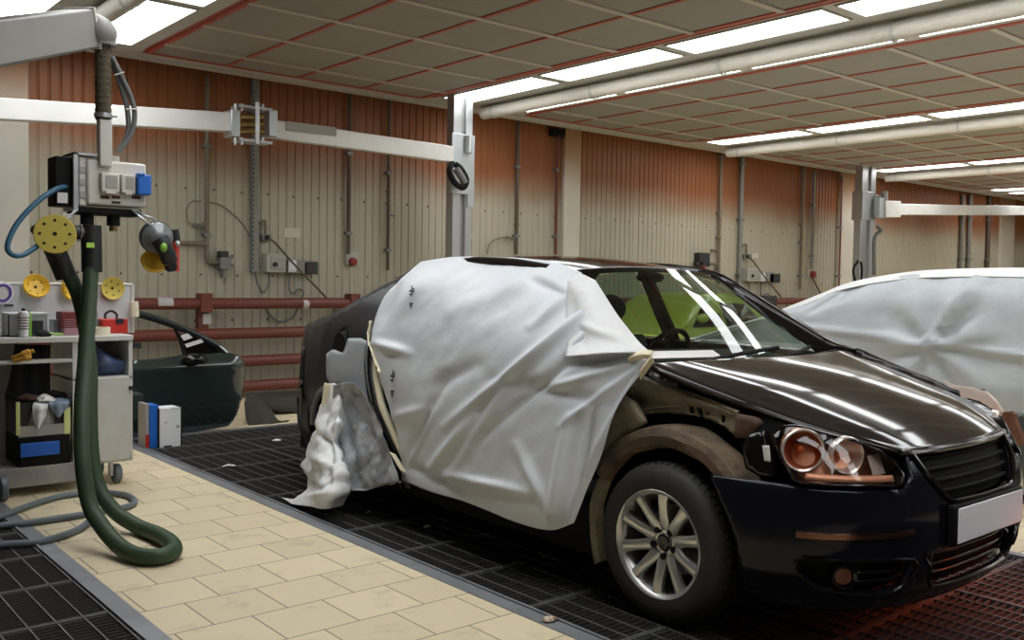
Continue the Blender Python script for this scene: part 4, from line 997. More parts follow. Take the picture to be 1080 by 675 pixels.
# blue air hose
o = MB().tube(spl([b(72, 196, BY + .05), b(58, 200, BY + .0), b(38, 214, BY - .05), b(18, 236, BY - .08), b(8, 258, BY - .1), b(12, 268, BY - .1), b(24, 269, BY - .08), b(40, 259, BY - .02), b(52, 250, BY + .04), b(75, 243, BY + .08), b(92, 243, BY + .08)], 10), .0135, 12)
o = o.build('air_hose', 'hose_blue'); tag(o, 'blue air hose looping left from the power box', 'hose')
# vacuum hose: green, two runs meeting in a loop on the tiles
A1 = [b(97, 262, 5.28), b(94, 320, 5.22), b(90, 380, 5.12), b(86.5, 430, 5.0), b(87, 485, 4.9), at(94, 530, Y=4.84), at(106, 553, Y=4.74), at(125, 575, Y=4.60)]
for p in A1: pass
fl_ = [at(146, 586, Z=.042), at(168, 587, Z=.042), at(183, 581, Z=.042), at(180, 572, Z=.042), at(165, 563, Z=.042), at(145, 555, Z=.044)]
A2 = [at(122, 540, Y=5.06), at(105, 516, Y=5.16), b(97, 480, 5.22), b(95, 430, 5.28), b(95, 390, 5.32), b(90, 345, 5.36), b(82, 310, 5.36), b(70, 285, 5.35), b(60, 268, 5.34)]
path = spl(np.array(A1 + fl_ + A2), 8)
vh = thing('vacuum_hose', 'thick green ribbed vacuum hose looping down onto the tiles', 'hose', np.array([path[len(path) // 2][0], path[len(path) // 2][1], 0]))
R_ = [.038 + .0014 * (i % 2) for i in range(len(path) * 3)]
pp = spl(path, 3); MB().tube(pp, R_[:len(pp)], 14).build('hose', 'hose_green', vh)
def seg(a, c, r, name, mt, par, lab=None): return MB().cyl(a, c, r, 16).build(name, mt, par, lab)
seg(b(96, 238, 5.28), b(97, 287, 5.27), .052, 'cuff', 'cuff', vh); seg(b(96, 240, 5.28), b(96, 262, 5.28), .045, 'cuff', 'cuff', vh)
seg(b(54, 254, 5.34), b(70, 292, 5.35), .054, 'cuff', 'cuff', vh)
seg(b(75, 244, 5.28), b(94, 247, 5.28), .036, 'branch', 'tool_black', vh); 
MB().box(b(91.5, 261, 5.215) + np.array([0, 0, 0]), b(99, 256, 5.225)).build('cuff_label', 'lime', vh, 'small lime green label on the black cuff')
MB().lathe([(.047, -.003), (.049, 0), (.047, .003)], nrm(b(94, 247, 5.28) - b(75, 244, 5.28)), b(84, 245.5, 5.28), 16).build('branch_ring', 'steel', vh)
# sanding pad head hanging on the left hook, its handle on the green hose
sp = thing('sander', 'sander with round yellow-green disc hanging left of the power box', 'sander', b(58, 268))
c = b(58, 247, BY - .06); dirn = nrm(np.array([-.35, -1, .12]))
MB().lathe([(.001, .012), (.098, .012), (.101, .008), (.101, 0), (.08, -.012), (.03, -.02)], dirn, c, 36).build('sanding_disc', 'pad_yellow', sp)
e = nrm(np.cross(dirn, (0, 0, 1))); g = np.cross(e, dirn)
for k in range(8):
    a = k * PI / 4; MB().lathe([(.001, .0135), (.008, .0135)], dirn, c + .07 * (math.cos(a) * e + math.sin(a) * g), 10).build('dust_hole', 'hole', sp)
MB().lathe([(.001, .0135), (.011, .0135)], dirn, c, 10).build('dust_hole', 'hole', sp)
MB().tube([c - dirn * .02 , c - dirn * .12], [.05, .04], 14).build('motor', 'tool_black', sp)
MB().tube(spl([b(35, 238), b(44, 250), b(52, 262), b(60, 272)], 5), [.012] + [.028] * 14 + [.03], 12).build('handle', 'tool_black', sp)
# polisher on the right hook
po = thing('polisher', 'grey and black polisher hanging on the hook right of the power box', 'polisher', b(172, 286))
c = b(166, 251, BY - .05); dirn = nrm(np.array([-.1, -1, -.15]))
MB().lathe([(.001, .055), (.03, .055), (.05, .045), (.066, .02), (.082, .01), (.088, -.01), (.085, -.04), (.06, -.06)], dirn, c, 30).build('head', 'tool_grey', po)
MB().lathe([(.086, -.012), (.091, -.012), (.091, -.03), (.086, -.03)], dirn, c, 30).build('shroud', 'tool_black', po)
MB().tube(spl([b(168, 252, BY - .11), b(174, 262, BY - .12), b(179, 275, BY - .1), b(181, 284, BY - .08)], 5), [.048] * 6 + [.045] * 5 + [.035] * 4 + [.03], 14).build('grip', 'tool_black', po)
MB().ball(b(172.5, 261, BY - .165), (.020, .014, .026), 12).build('button', 'tool_green', po)
MB().tube([b(184, 255), b(184, 286)], .028, 4).build('trigger', 'red', po)
MB().tube(spl([b(185, 242), b(186, 252), b(184, 258)], 4), [.018, .02, .02, .02, .022, .02, .018, .016, .016], 10).build('connector', 'tool_black', po)
MB().ball(b(187, 257, BY - .02), (.016, .016, .018), 10).build('coupling', 'zinc', po)
c = b(163, 277, BY + .0); dirn = nrm(np.array([-.25, -1, .75]))
MB().lathe([(.001, -.012), (.04, -.010), (.07, .0), (.075, .02), (.070, .03)], dirn, c, 28).build('polishing_pad', 'pad_orange', po, 'orange-yellow polishing pad')
# grey hose lying on the floor
pts = [at(px, py, Z=.02) for px, py in ((-25, 553), (0, 545), (30, 533.5), (65, 523), (100, 519.5), (130, 521.5), (142, 528), (135, 534), (110, 539), (60, 547), (25, 552), (-10, 556), (-70, 568), (-60, 578), (-20, 576), (0, 574.5), (35, 572), (62, 566), (85, 557), (99, 545))]
o = MB().tube(spl(pts, 10), .0175, 12).build('air_line', 'hose_grey'); tag(o, 'grey-blue hose lying in loose loops on the tiles and left grating', 'hose')
c = at(112, 537.5, Z=.02); 

# ================================================================== SWING ARMS ON STEEL POSTS
AY = 9.1
def p_(px, py, Y=AY): return at(px, py, Y=Y)
def steel_post(px0, px1, lab):
    x0, x1 = p_(px0, 200)[0], p_(px1, 200)[0]; w = (x1 - x0); d = .07; t = thing('steel_post', lab, 'post', ((x0 + x1) / 2, AY, 0))
    m = MB(); m.box((x0, AY - d, 0), (x0 + w * .40, AY + d, CZ - .012)); m.build('post_profile', 'steel', t, bevel=.006)
    m = MB(); m.box((x0 + w * .66, AY - d, 0), (x1, AY + d, CZ - .012)); m.build('post_profile', 'steel', t, bevel=.006)
    MB().box((x0 + w * .34, AY - d * .4, 0), (x0 + w * .70, AY + d, CZ - .012)).build('post_core', 'alu_dark', t)
    MB().box((x0 - .12, AY - d - .1, 0), (x1 + .12, AY + d + .1, .02)).build('foot_plate', 'steel_plate', t)
    return t, x0, x1, 2 * d
t1_, x0, x1, w = steel_post(474, 494, 'steel post rising behind the roof of the dark car')
zb_, zt_ = p_(482, 205)[2], p_(482, 142)[2]
MB().box((x0 - .04, AY - w / 2 - .03, zb_ + .0), (x1 - .05, AY - w / 2, zt_)).build('bracket', 'zinc', t1_, bevel=.004)
MB().box((x1 - .08, AY - w / 2 - .02, zb_ - .15), (x1 + .02, AY + w / 2, zt_ - .0)).build('bracket', 'zinc', t1_, bevel=.004)
MB().tube([(x1 - .10, AY - w / 2 - .05, zt_ - .02), (x1 - .10, AY - w / 2 - .05, zt_ - .22)], .05, 12).build('hinge_pin', 'steel', t1_)
MB().tube(spl([p_(478, 172, AY - .2), p_(474, 180, AY - .22), p_(479, 192, AY - .22), p_(488, 198, AY - .22), p_(492, 190, AY - .22), p_(486, 178, AY - .22), p_(480, 173, AY - .2)], 6), .035, 10).build('cable_coil', 'black', t1_)
MB().tube(spl([p_(481, 178, AY - .25), p_(487, 187, AY - .25), p_(490, 193, AY - .25)], 5), .045, 10).build('air_coil', 'cable_grey', t1_)
sa = thing('swing_arm', 'long jointed aluminium swing arm below the ceiling at left', 'swing arm', np.array([*p_(265, 130)[:2], p_(265, 150)[2]]))
jx, jr = p_(245, 130, 8.98), p_(284, 140, 9.0)
aR = p_(476, 163, AY - .16); zR = (p_(380, 140)[2] + p_(380, 155)[2]) / 2
za = p_(284, 135, 9.0)[2]
bar(MB(), np.array([jr[0], 9.0, za - .01]), np.array([aR[0], AY - .16, p_(476, 163, AY - .16)[2]]), .10, .185).build('arm', 'alu', sa, bevel=.008)
MB().box(p_(302, 127.5, 8.93), np.array([p_(355, 140, 8.93)[0], 8.945, p_(302, 137.5, 8.93)[2]])).build('arm_label', 'grey_panel', sa, smooth=0)
bar(MB(), p_(-40, 113, 9.25), np.array([jx[0], 8.98, p_(245, 129.5, 8.98)[2]]), .12, .185).build('arm', 'alu', sa, 'brighter left half of the swing arm', bevel=.008)
for px in (244.5, 284):
    c = p_(px, 131, 8.98); MB().box(c + np.array([-.045, -.10, -.13]), c + np.array([.045, .10, .13])).build('joint_plate', 'zinc', sa, bevel=.006)
c0, c1 = p_(252, 131, 8.98), p_(277, 131, 8.98)
for dz in (-.07, .0, .07): MB().tube([(c0[0], 8.97, c0[2] + dz), (c1[0], 8.97, c1[2] + dz)], .033, 10).build('joint_hose', 'brass', sa)
for dz in (-.165, .165): MB().box((c0[0] - .05, 8.86, c0[2] + dz - .012), (c1[0] + .05, 9.06, c0[2] + dz + .012)).build('joint_link', 'steel', sa)
c = p_(266, 131, 8.98); MB().tube([(c[0], 8.86, c[2] - .21), (c[0], 8.86, c[2] + .20)], .022, 10).build('joint_pin', 'steel', sa)
for px in (248, 255, 277): 
    c = p_(px, 131, 8.9); 
    for e_ in (-1, 1): MB().tube([(c[0], 8.9, c[2] + e_ * .20), (c[0], 8.9, c[2] + e_ * .13)], .015, 8).build('joint_bolt', 'steel', sa)
t2_, x0, x1, w = steel_post(905.5, 920, 'steel post behind the film-wrapped car at right')
zb_, zt_ = p_(915, 233)[2], p_(915, 203)[2]
MB().box((x0 - .04, AY - w / 2 - .04, zb_), (x1 - .08, AY + w / 2 + .03, zt_)).build('bracket', 'zinc', t2_, bevel=.008)
MB().box((x1 - .12, AY - w / 2 - .08, zb_ + .12), (x1 + .14, AY + .05, zt_ - .05)).build('hinge_block', 'steel', t2_, bevel=.008)
MB().tube([(x1 + .04, AY - .22, zb_ + .05), (x1 + .04, AY - .22, zt_ + .02)], .06, 12).build('hinge_pin', 'alu_dark', t2_)
MB().tube(spl([p_(925, 238, AY - .2), p_(929, 243, AY - .25), p_(924, 248, AY - .2), p_(922, 256, AY - .2), p_(922, 290, AY - .2)], 6), .035, 8).build('cable', 'cable_grey', t2_)
MB().tube(spl([p_(903, 300, AY - .3), p_(900, 285, AY - .3), p_(905, 275, AY - .3)], 6), .02, 8).tube(spl([p_(908, 300, AY - .3), p_(909, 285, AY - .3), p_(908, 276, AY - .3)], 6), .02, 8).build('cable', 'black', t2_)
sa2 = thing('swing_arm', 'cream swing arm reaching right from the far steel post', 'swing arm', np.array([x1 + .3, AY - .2, p_(940, 240)[2]]))
aL, aR_ = p_(930, 220.5, AY - .2), p_(1130, 222.8, AY - .2)
bar(MB(), aL, p_(946, 220.8, AY - .2), .16, .30).build('arm_socket', 'alu', sa2, bevel=.01)
bar(MB(), p_(938, 220.8, AY - .2), aR_, .12, .205).build('arm', 'alu', sa2, bevel=.01)
bar(MB(), p_(925, 219, AY - .2), p_(932, 219.6, AY - .2), .10, .36).build('arm_flange', 'zinc', sa2)
# ================================================================== THE BACK WALL
def W_(px, py, off=.05): return at(px, py, Y=WY - off)
# red pipe barrier along the wall
RY = 9.80
rl = thing('pipe_barrier', 'red-brown barrier of four horizontal pipes along the wall', 'barrier', (7, RY, 0))
for py0, py1 in ((314, 326), (345.3, 357), (374.2, 386.2), (400.5, 412.5)):
    z = (at(270, py0, Y=RY)[2] + at(270, py1, Y=RY)[2]) / 2
    m = MB().tube([(1.2, RY, z), (8.0, RY, z), (15.6, RY, z)], .062, 18).build('rail_pipe', 'rail', rl)
    if py0 == 314: z1 = z
for px in (215.5, -60, 372, 871): 
    x = at(px, 320, Y=RY)[0]
    MB().box((x - .055, RY + .02, 0), (x + .055, RY + .10, z1 + .10)).build('rail_post', 'rail', rl)
    MB().box((x - .065, RY - .075, z1 - .09), (x + .065, RY + .06, z1 + .11)).build('post_bracket', 'rail', rl, bevel=.006)
x = at(219, 335, Y=RY)[0]; MB().box((x - .045, RY + .012, at(218, 342, Y=RY)[2]), (x + .045, RY + .022, at(218, 331, Y=RY)[2])).build('paint_patch', 'paint_patch', rl)
for a, c in ((165, 181), (318, 324)): MB().tube([at(a, 320, Y=RY), at(c, 320, Y=RY)], .0632, 18, cap=False).build('paint_patch', 'paint_patch', rl, 'worn pale band on the pipe')
# vertical service pipes and conduits
def vpipe(name, lab, px, py0, py1, r, m, fit=(), off=.06, cat='pipe', X=None, mats=None):
    p0 = W_(px, py1, off); x = p0[0]; z0, z1_ = p0[2], W_(px, py0, off)[2]
    t = thing(name, lab, cat, (x, WY - off, z0))
    MB().tube([(x, WY - off, z0), (x, WY - off, z1_)], r, 12).build('pipe', m, t)
    k = 0
    for z in np.arange(z0 + .25, z1_, .95):
        MB().box((x - r * 1.5, WY - off - r * 1.15, z - .018), (x + r * 1.5, WY - .004, z + .018)).build('pipe_clip', 'valve', t)
    return t, x, z0, z1_
GROUP_P = None
t, x, z0, z1_ = vpipe('air_pipe', 'beige air pipe left of the swing arm joint, with a side branch', 218, 80, 272, .026, 'pipe')
MB().tube([(x, WY - .06, W_(218, 256.5)[2]), (W_(190, 256.5)[0], WY - .06, W_(190, 256.5)[2])], .024, 12).build('branch', 'pipe', t)
MB().tube(spl([(x, WY - .06, z0), (x + .03, WY - .06, z0 - .04), (W_(232, 275)[0], WY - .06, z0 - .045)], 5), .024, 12).build('elbow', 'pipe', t)
c = W_(216, 238); MB().tube([c + np.array([-.13, 0, 0]), c], .022, 10).tube([c + np.array([-.08, -.03, .0]), c + np.array([-.02, -.03, .03])], .012, 8).build('tap', 'valve', t)
MB().tube(spl([W_(212, 212), W_(202, 213), W_(197, 222), W_(199, 234), W_(208, 238)], 6), .007, 8).build('thin_line', 'pipe', t)
o = MB().tube(spl([W_(219, 213, .03), W_(232, 216, .03), W_(246, 226, .03), W_(257, 238, .03), W_(264, 250, .03)], 6), .006, 6).build('wall_cable', 'pipe_dark'); tag(o, 'thin cable curving from the beige air pipe to the grey cable duct', 'cable')
rg = thing('air_regulator', 'grey air regulator at the foot of the beige pipe left of the cable duct', 'regulator', W_(236, 293))
MB().box(W_(232.5, 284, .13), W_(239, 271, -.004)).build('body', 'valve', rg, bevel=.01)
MB().box(W_(232, 272, .13), W_(238, 265, .04)).build('knob', 'tool_black', rg, bevel=.01)
MB().tube([W_(235.5, 284, .08), W_(235.5, 293, .08)], [.038, .03], 12).build('bowl', 'valve', rg)
MB().tube([W_(238, 276), W_(246, 269)], .018, 8).build('valve_handle', 'valve', rg); MB().tube([W_(238, 277), W_(247, 280)], .018, 8).build('nozzle', 'valve', rg)
du = thing('cable_duct', 'grey perforated cable duct standing below the swing arm joint', 'cable duct', W_(269, 287, .05))
xa, xb = W_(265.2, 200)[0], W_(272.5, 200)[0]; z0 = W_(268, 287)[2]
MB().box((xa, WY - .07, z0), (xb, WY - .005, CZ + .3)).build('duct', 'conduit', du, bevel=.004)
for k in range(40):
    z = z0 + .04 + k * .05; MB().box((xa + .006, WY - .073, z), (xa + .018, WY - .069, z + .022)).build('slot', 'black', du) if k < 40 else None
vpipe('wall_conduit', 'thin dark conduit above the red alarm bell, right of the grey duct', 367.5, 90, 268, .024, 'pipe_dark', cat='conduit')
al = thing('alarm_button', 'round red alarm button on the wall above the boot of the dark car', 'alarm button', W_(371, 282))
MB().box(W_(365.5, 279, .05), W_(376, 265.5, -.004)).build('back_box', 'switch', al, bevel=.006)
MB().lathe([(.001, .05), (.045, .045), (.052, .02), (.052, 0)], (0, -1, 0), W_(371.5, 276, .05), 20).build('button', 'dark_red', al)
t, x, _, _ = vpipe('air_pipe', 'rusty brown air pipe right of the dark conduit, with a small tap', 409, 95, 285, .021, 'pipe_dark')
c = W_(410, 226.5); MB().tube([c + np.array([-.02, -.03, 0]), c + np.array([.07, -.03, 0])], .02, 8).build('tap', 'valve', t)
MB().ball(W_(409, 202), (.03, .03, .02), 8).build('coupling', 'pipe_dark', t)
t, x, _, _ = vpipe('air_pipe', 'dark air pipe between the steel post and the cream wall column', 544.5, 125, 268, .026, 'pipe_dark')
MB().tube(spl([W_(543, 251), W_(534, 250), W_(524, 252), W_(516, 258), W_(514, 268)], 6), .008, 8).build('thin_line', 'pipe', t)
MB().tube([W_(534, 250), W_(543, 252)], .018, 8).build('tap', 'valve', t); MB().ball(W_(545, 237), (.04, .04, .03), 8).build('coupling', 'pipe', t)
t, x, _, _ = vpipe('wall_conduit', 'dark red conduit beside the cream column behind the car roof', 586, 130, 268, .022, 'rail', cat='conduit')
MB().box(W_(583.5, 143, .1), W_(591, 138, .0)).build('junction_box', 'black', t)
t, x, _, _ = vpipe('air_pipe', 'brown air pipe left of the two grey switch boxes behind the windscreen', 757.5, 160, 300, .026, 'pipe')
for y in (250.5,): MB().ball(W_(758, y), (.05, .05, .035), 8).build('coupling', 'pipe', t)
MB().tube([W_(750, 264), W_(757, 264)], .02, 8).tube([W_(746, 278), W_(757, 278)], .02, 8).build('branch', 'pipe', t)
rg = thing('air_regulator', 'black and red air regulator on the wall above the windscreen', 'regulator', W_(740, 288))
MB().box(W_(738, 281, .12), W_(743, 267, -.004)).build('body', 'tool_black', rg, bevel=.012); MB().box(W_(734.5, 280, .12), W_(738, 276, .05)).build('gauge', 'tool_black', rg, bevel=.01)
MB().tube([W_(741, 280, .09), W_(741, 291, .09)], [.045, .04], 12).build('bowl', 'dark_red', rg)
vpipe('wall_conduit', 'grey conduit just left of the switch boxes behind the windscreen', 779.5, 165, 305, .040, 'conduit', cat='conduit')
t, x, _, _ = vpipe('air_pipe', 'brown air pipe right of the switch boxes behind the windscreen', 844, 175, 305, .026, 'pipe'); MB().ball(W_(844, 256), (.06, .05, .03), 8).build('tap', 'valve', t)
vpipe('wall_conduit', 'grey conduit ending in a red alarm button at right', 856, 180, 284, .026, 'conduit', cat='conduit')
al = thing('alarm_button', 'round red alarm button left of the right hand cream column', 'alarm button', W_(856, 293))
MB().box(W_(852, 292, .05), W_(860, 283, -.004)).build('back_box', 'switch', al, bevel=.006)
MB().lathe([(.001, .06), (.06, .055), (.068, .02), (.068, 0)], (0, -1, 0), W_(856.5, 289.5, .05), 20).build('button', 'dark_red', al)
o = MB().tube(spl([W_(857, 293), W_(862, 303), W_(868, 313)], 5), .014, 6).build('wall_cable', 'pipe_dark'); tag(o, 'dark cable hanging from the right hand alarm button', 'cable')
for px, lab in ((1013, 'grey conduit on the far right wall, left of the pale column'), (1041, 'dark conduit on the far right wall beside the pale column'), (1021, 'thicker grey conduit in the middle of the far right wall')):
    vpipe('wall_conduit', lab, px, 205, 285, .05, 'conduit' if px != 1041 else 'pipe_dark', cat='conduit')
vpipe('wall_conduit', 'dark red conduit beside the right hand cream column', 884, 185, 305, .03, 'rail', cat='conduit')
# switch boxes with cables
def boxes(lab, mp, off_s):
    t = thing('switch_box', lab[0], 'switch box', W_(*mp(285, 292)))
    def bx(p, q_, d, name, mm, off=0): return MB().box(W_(*mp(*p), off=d), W_(*mp(*q_), off=.005 + off)).build(name, mm, t, bevel=.008)
    bx((281.5, 287), (297, 268), .12, 'cabinet', 'switch'); bx((285.5, 284), (295, 271), .135, 'door', 'grey_panel'); MB().lathe([(.001, .03), (.025, .03), (.028, 0)], (0, -1, 0), W_(*mp(290, 279), off=.135), 14).build('knob', 'tool_black', t)
    t2 = thing('switch_box', lab[1], 'switch box', W_(*mp(312, 290)))
    MB().box(W_(*mp(304, 288), off=.12), W_(*mp(319, 274), off=.005)).build('cabinet', 'conduit', t2, bevel=.008)
    MB().box(W_(*mp(304.5, 287), off=.13), W_(*mp(312, 274.5), off=.11)).build('cover', 'board', t2, bevel=.006)
    MB().lathe([(.001, .015), (.012, .012), (.014, 0)], (0, -1, 0), W_(*mp(308.5, 283), off=.13), 12).build('indicator', 'paper', t2)
    MB().box(W_(*mp(320.5, 289), off=.12), W_(*mp(331, 276), off=.01)).build('plug', 'tool_black', t2, bevel=.012)
    t3 = thing('wall_socket', lab[2], 'socket', W_(*mp(281, 256)))
    MB().box(W_(*mp(276.5, 254), off=.08), W_(*mp(284, 247.5), off=.01)).build('housing', 'valve', t3, bevel=.01); MB().ball(W_(*mp(282, 250.5), off=.1), (.03, .04, .03), 8).build('plug', 'tool_black', t3)
    MB().tube(spl([W_(*mp(273, 235)), W_(*mp(279, 233)), W_(*mp(280, 240)), W_(*mp(280, 247))], 5), .018, 8).build('stub_pipe', 'pipe', t3)
    o = MB().tube(spl([W_(*mp(283, 251), off=.12), W_(*mp(292, 258), off=.2), W_(*mp(306, 274), off=.22), W_(*mp(325, 294), off=.22), W_(*mp(345, 315), off=.22), W_(*mp(353, 326), off=.2)], 6), .013, 8).build('power_cord', 'pipe_dark'); tag(o, lab[3], 'cord')
    o = MB().tube(spl([W_(*mp(283, 287), off=.06), W_(*mp(284, 297)), W_(*mp(281, 305)), W_(*mp(277, 308)), W_(*mp(272, 300)), W_(*mp(269, 287))], 6), .011, 8).build('wall_cable', 'cable_grey'); tag(o, lab[4], 'cable')
    o = MB().tube(spl([W_(*mp(306, 288)), W_(*mp(305, 303)), W_(*mp(308, 309)), W_(*mp(316, 305)), W_(*mp(320, 310)), W_(*mp(315, 322)), W_(*mp(309, 335)), W_(*mp(295, 339)), W_(*mp(283, 330)), W_(*mp(280, 318))], 6), .011, 8).build('wall_cable', 'cable_grey'); tag(o, lab[5], 'cable')
boxes(['beige rotary switch box left of the pair above the red pipes', 'grey switch box with a black plug right of the pair above the red pipes', 'wall socket above the switch boxes beside the grey duct', 'dark cord slanting down from the wall socket to the boot of the dark car',
       'grey cable loop under the left switch box above the red pipes', 'grey cable coil hanging under the right switch box, over the red pipes'], lambda x, y: (x, y), 0)
def mp2(x, y): return (788 + (x - 281) * .60, 283 + (y - 268) * .72)
boxes(['beige switch box behind the upper corner of the windscreen', 'pale grey switch box with plug behind the windscreen corner', 'wall socket above the switch boxes behind the windscreen', 'dark cord slanting down to the right from the socket behind the windscreen',
       'grey cable loop under the beige switch box behind the windscreen', 'grey cable coil hanging behind the far edge of the windscreen'], mp2, 0)
for (p, q_), lab in (((( 300, 250), (316, 241)), 'small paper notice above the left switch boxes'), (((793, 272), (799, 267)), 'small paper notice above the right hand switch boxes'), (((495, 252), (500, 246)), 'tiny white sticker on the wall right of the steel post')):
    o = MB().box(W_(*p, off=.004), W_(*q_, off=-.012)).build('paper_notice', 'wall_notice', smooth=0); tag(o, lab, 'notice')
c = at(808, 319, Y=9.68); o = MB().box(c + np.array([-.22, -.09, -.16]), c + np.array([.20, .05, .12])).build('motor_box', 'tool_black', bevel=.02); tag(o, 'black box at the end of the red pipe behind the windscreen', 'box')

# ================================================================== TROLLEY WITH BOTTLES, PADS AND BOXES
TY = 6.22; TD = .46       # front plane and depth
def T(px, py, d=0.): return at(px, py, Y=TY + d)
cart = thing('tool_trolley', 'white tool trolley with pegboard and cupboard behind the green hose', 'trolley', (T(70, 510)[0], TY + .2, 0))
zc = T(70, 357)[2]; ztop = T(130, 357)[2]; xl, xr = T(-40, 360)[0], T(140, 360)[0]
def bx(x0, x1, z0, z1, name, mm, y0=TY, y1=TY + TD, par=cart, lab=None, bev=.004): return MB().box((x0, y0, z0), (x1, y1, z1)).build(name, mm, par, lab, bevel=bev)
bx(xl, xr, zc - .022, zc + .012, 'worktop', 'cart_white', TY - .015)
xm = T(76.5, 400)[0]; xm2 = T(80, 400)[0]; zb = T(120, 486)[2]; zsh = T(120, 397)[2]
bx(xm, xm2 + .012, zb, zc - .022, 'side_panel', 'cart_white'); bx(xr - .026, xr, zb, zc - .022, 'side_panel', 'cart_white'); bx(xl, xl + .02, zb, zc - .022, 'side_panel', 'cart_white')
bx(xm, xr, zsh - .02, zsh, 'shelf', 'cart_white'); bx(xm, xr, zb - .01, zb + .015, 'cupboard_floor', 'cart_white')
dr = bx(xm2 + .016, xr - .028, zb + .004, zsh - .006, 'cupboard_door', 'cart_white', TY - .012, TY + .008)
MB().box((T(135, 411)[0], TY - .03, T(135, 411)[2]), (T(139, 406)[0], TY - .01, T(135, 407)[2])).build('latch', 'tool_black', dr)
bx(xm, xr, zb, zc - .02, 'back_panel', 'cart_grey', TY + TD - .012, TY + TD)
zs2 = T(30, 381)[2]; bx(xl, xm, zs2 - .016, zs2 + .004, 'shelf', 'cart_white', TY, TY + .10); bx(xl, T(24, 400, TD)[0], T(40, 491)[2], zc - .02, 'back_panel', 'cart_white', TY + TD - .012, TY + TD)
zba = T(40, 511)[2]; zbb = T(40, 491)[2]
bx(xl, xm2 + .02, zba, zbb, 'base', 'cart_grey', TY - .03, TY + TD)
zp = T(120, 300, TD)[2]; xpr = T(138.5, 320, TD)[0]
bx(xl, xpr, zc, zp, 'pegboard', 'board', TY + TD - .02, TY + TD)
MB().tube([(xpr, TY + TD - .02, zc), (xpr, TY + TD - .02, zp)], .014, 8).tube([(xl, TY + TD - .02, zp), (xpr, TY + TD - .02, zp)], .010, 8).build('pegboard_frame', 'cart_white', cart)
MB().tube([T(141, 318, TD - .1), T(142, 334, TD - .1)], .03, 10).build('foam_pad', 'cream', cart, 'cream foam sleeve on the pegboard edge')
for px, py in ((123, 500), (3, 523)):
    big = px < 50; r = .062 if not big else .075; d_ = .06 if not big else -.06
    c = np.array([T(px, py, d_)[0], TY + d_, r])
    wl = MB().lathe([(.02, .022), (r * .8, .024), (r, .015), (r, -.015), (r * .8, -.024), (.02, -.022)], 'x', c, 22, cap=True).build('castor', 'hose_grey', cart)
    MB().lathe([(.001, .026), (r * .4, .028), (r * .5, .02)], (-1, 0, 0), c, 16).lathe([(.001, .026), (r * .4, .028), (r * .5, .02)], (1, 0, 0), c, 16).build('hub', 'tool_black', wl)
    if not big:
        MB().box(c + np.array([-.045, -.03, -.01]), c + np.array([-.030, .03, .10])).build('fork', 'steel', wl); MB().box(c + np.array([-.06, -.05, .09]), c + np.array([.05, .05, zb - c[2] - .008])).build('castor_plate', 'steel', wl)
for px, d_ in ((123, TD - .08), (-30, TD - .08)):
    c = np.array([T(px, 500)[0], TY + d_, .062]); MB().lathe([(.02, .022), (.05, .024), (.062, .015), (.062, -.015), (.05, -.024), (.02, -.022)], 'x', c, 20, cap=True).build('castor', 'hose_grey', cart)
    MB().box(c + np.array([-.045, -.03, -.01]), c + np.array([-.030, .03, zb - .07 if px > 0 else .03])).build('castor_fork', 'steel', cart)
def single(mb, name, mm, lab, cat, group=None, **k):
    o = mb.build(name, mm, **k); return tag(o, lab, cat, group)
# pads hanging on the pegboard
for px, py, r, dy, mm, lab in ((38, 302, 14.0, .06, 'pad_orange', 'cupped orange-yellow polishing pad at the left of the trolley pegboard'), (75, 304, 12.5, .05, 'pad_orange', 'orange-yellow polishing pad on the pegboard behind the green hose'), (119, 304, 12.3, .02, 'pad_yellow', 'flat yellow sanding disc at the right of the trolley pegboard')):
    c = T(px, py, TD - .055); rr_ = (T(px + r, py, TD)[0] - T(px, py, TD)[0])
    t = thing('polishing_pad' if mm == 'pad_orange' else 'sanding_disc', lab, 'pad', c - np.array([0, 0, rr_]), 'pads hung on the pegboard')
    dv = nrm((.05, -1, .45 if px == 38 else .05)) if px != 75 else nrm((.55, -1, 0))
    MB().lathe([(.001, -.014), (rr_ * .6, -.010), (rr_ * .97, dy * .35), (rr_, dy * .3), (rr_ * .96, -.012), (.03, -.03)], dv, c, 30).build('pad', mm, t)
    e = nrm(np.cross(dv, (0, 0, 1))); g = np.cross(e, dv)
    MB().lathe([(.001, -.010), (.010, -.010)], dv, c, 10).build('centre_hole', 'hole', t)
    for k in range(6):
        a = k * PI / 3 + .4; MB().lathe([(.001, -.007), (.006, -.007)], dv, c + rr_ * .6 * (math.cos(a) * e + math.sin(a) * g), 8).build('dust_hole', 'hole', t)
tr_ = thing('tape_roll', 'white roll with purple core hanging at the left of the pegboard', 'tape roll', T(3, 322, TD - .06))
c = T(3, 309, TD - .12); dv = nrm((.35, -1, -.1)); r = .070
MB().lathe([(r * .78, .0), (r, .0), (r, -.10), (.02, -.10)], dv, c, 28).build('roll', 'cloth_white', tr_)
MB().lathe([(r * .60, .004), (r * .82, .004), (r * .82, -.01), (r * .6, -.01)], dv, c, 28).build('core', 'print' if False else 'purple', tr_) if 'purple' in MATS else None
MB().lathe([(.001, .0), (r * .60, -.002)], dv, c, 24).build('face', 'cart_white', tr_)
single(MB().box(T(5, 323, TD - .03), T(14, 321, TD - .02)), 'marker', 'tool_black', 'short black marker clipped on the pegboard below the white roll', 'marker')
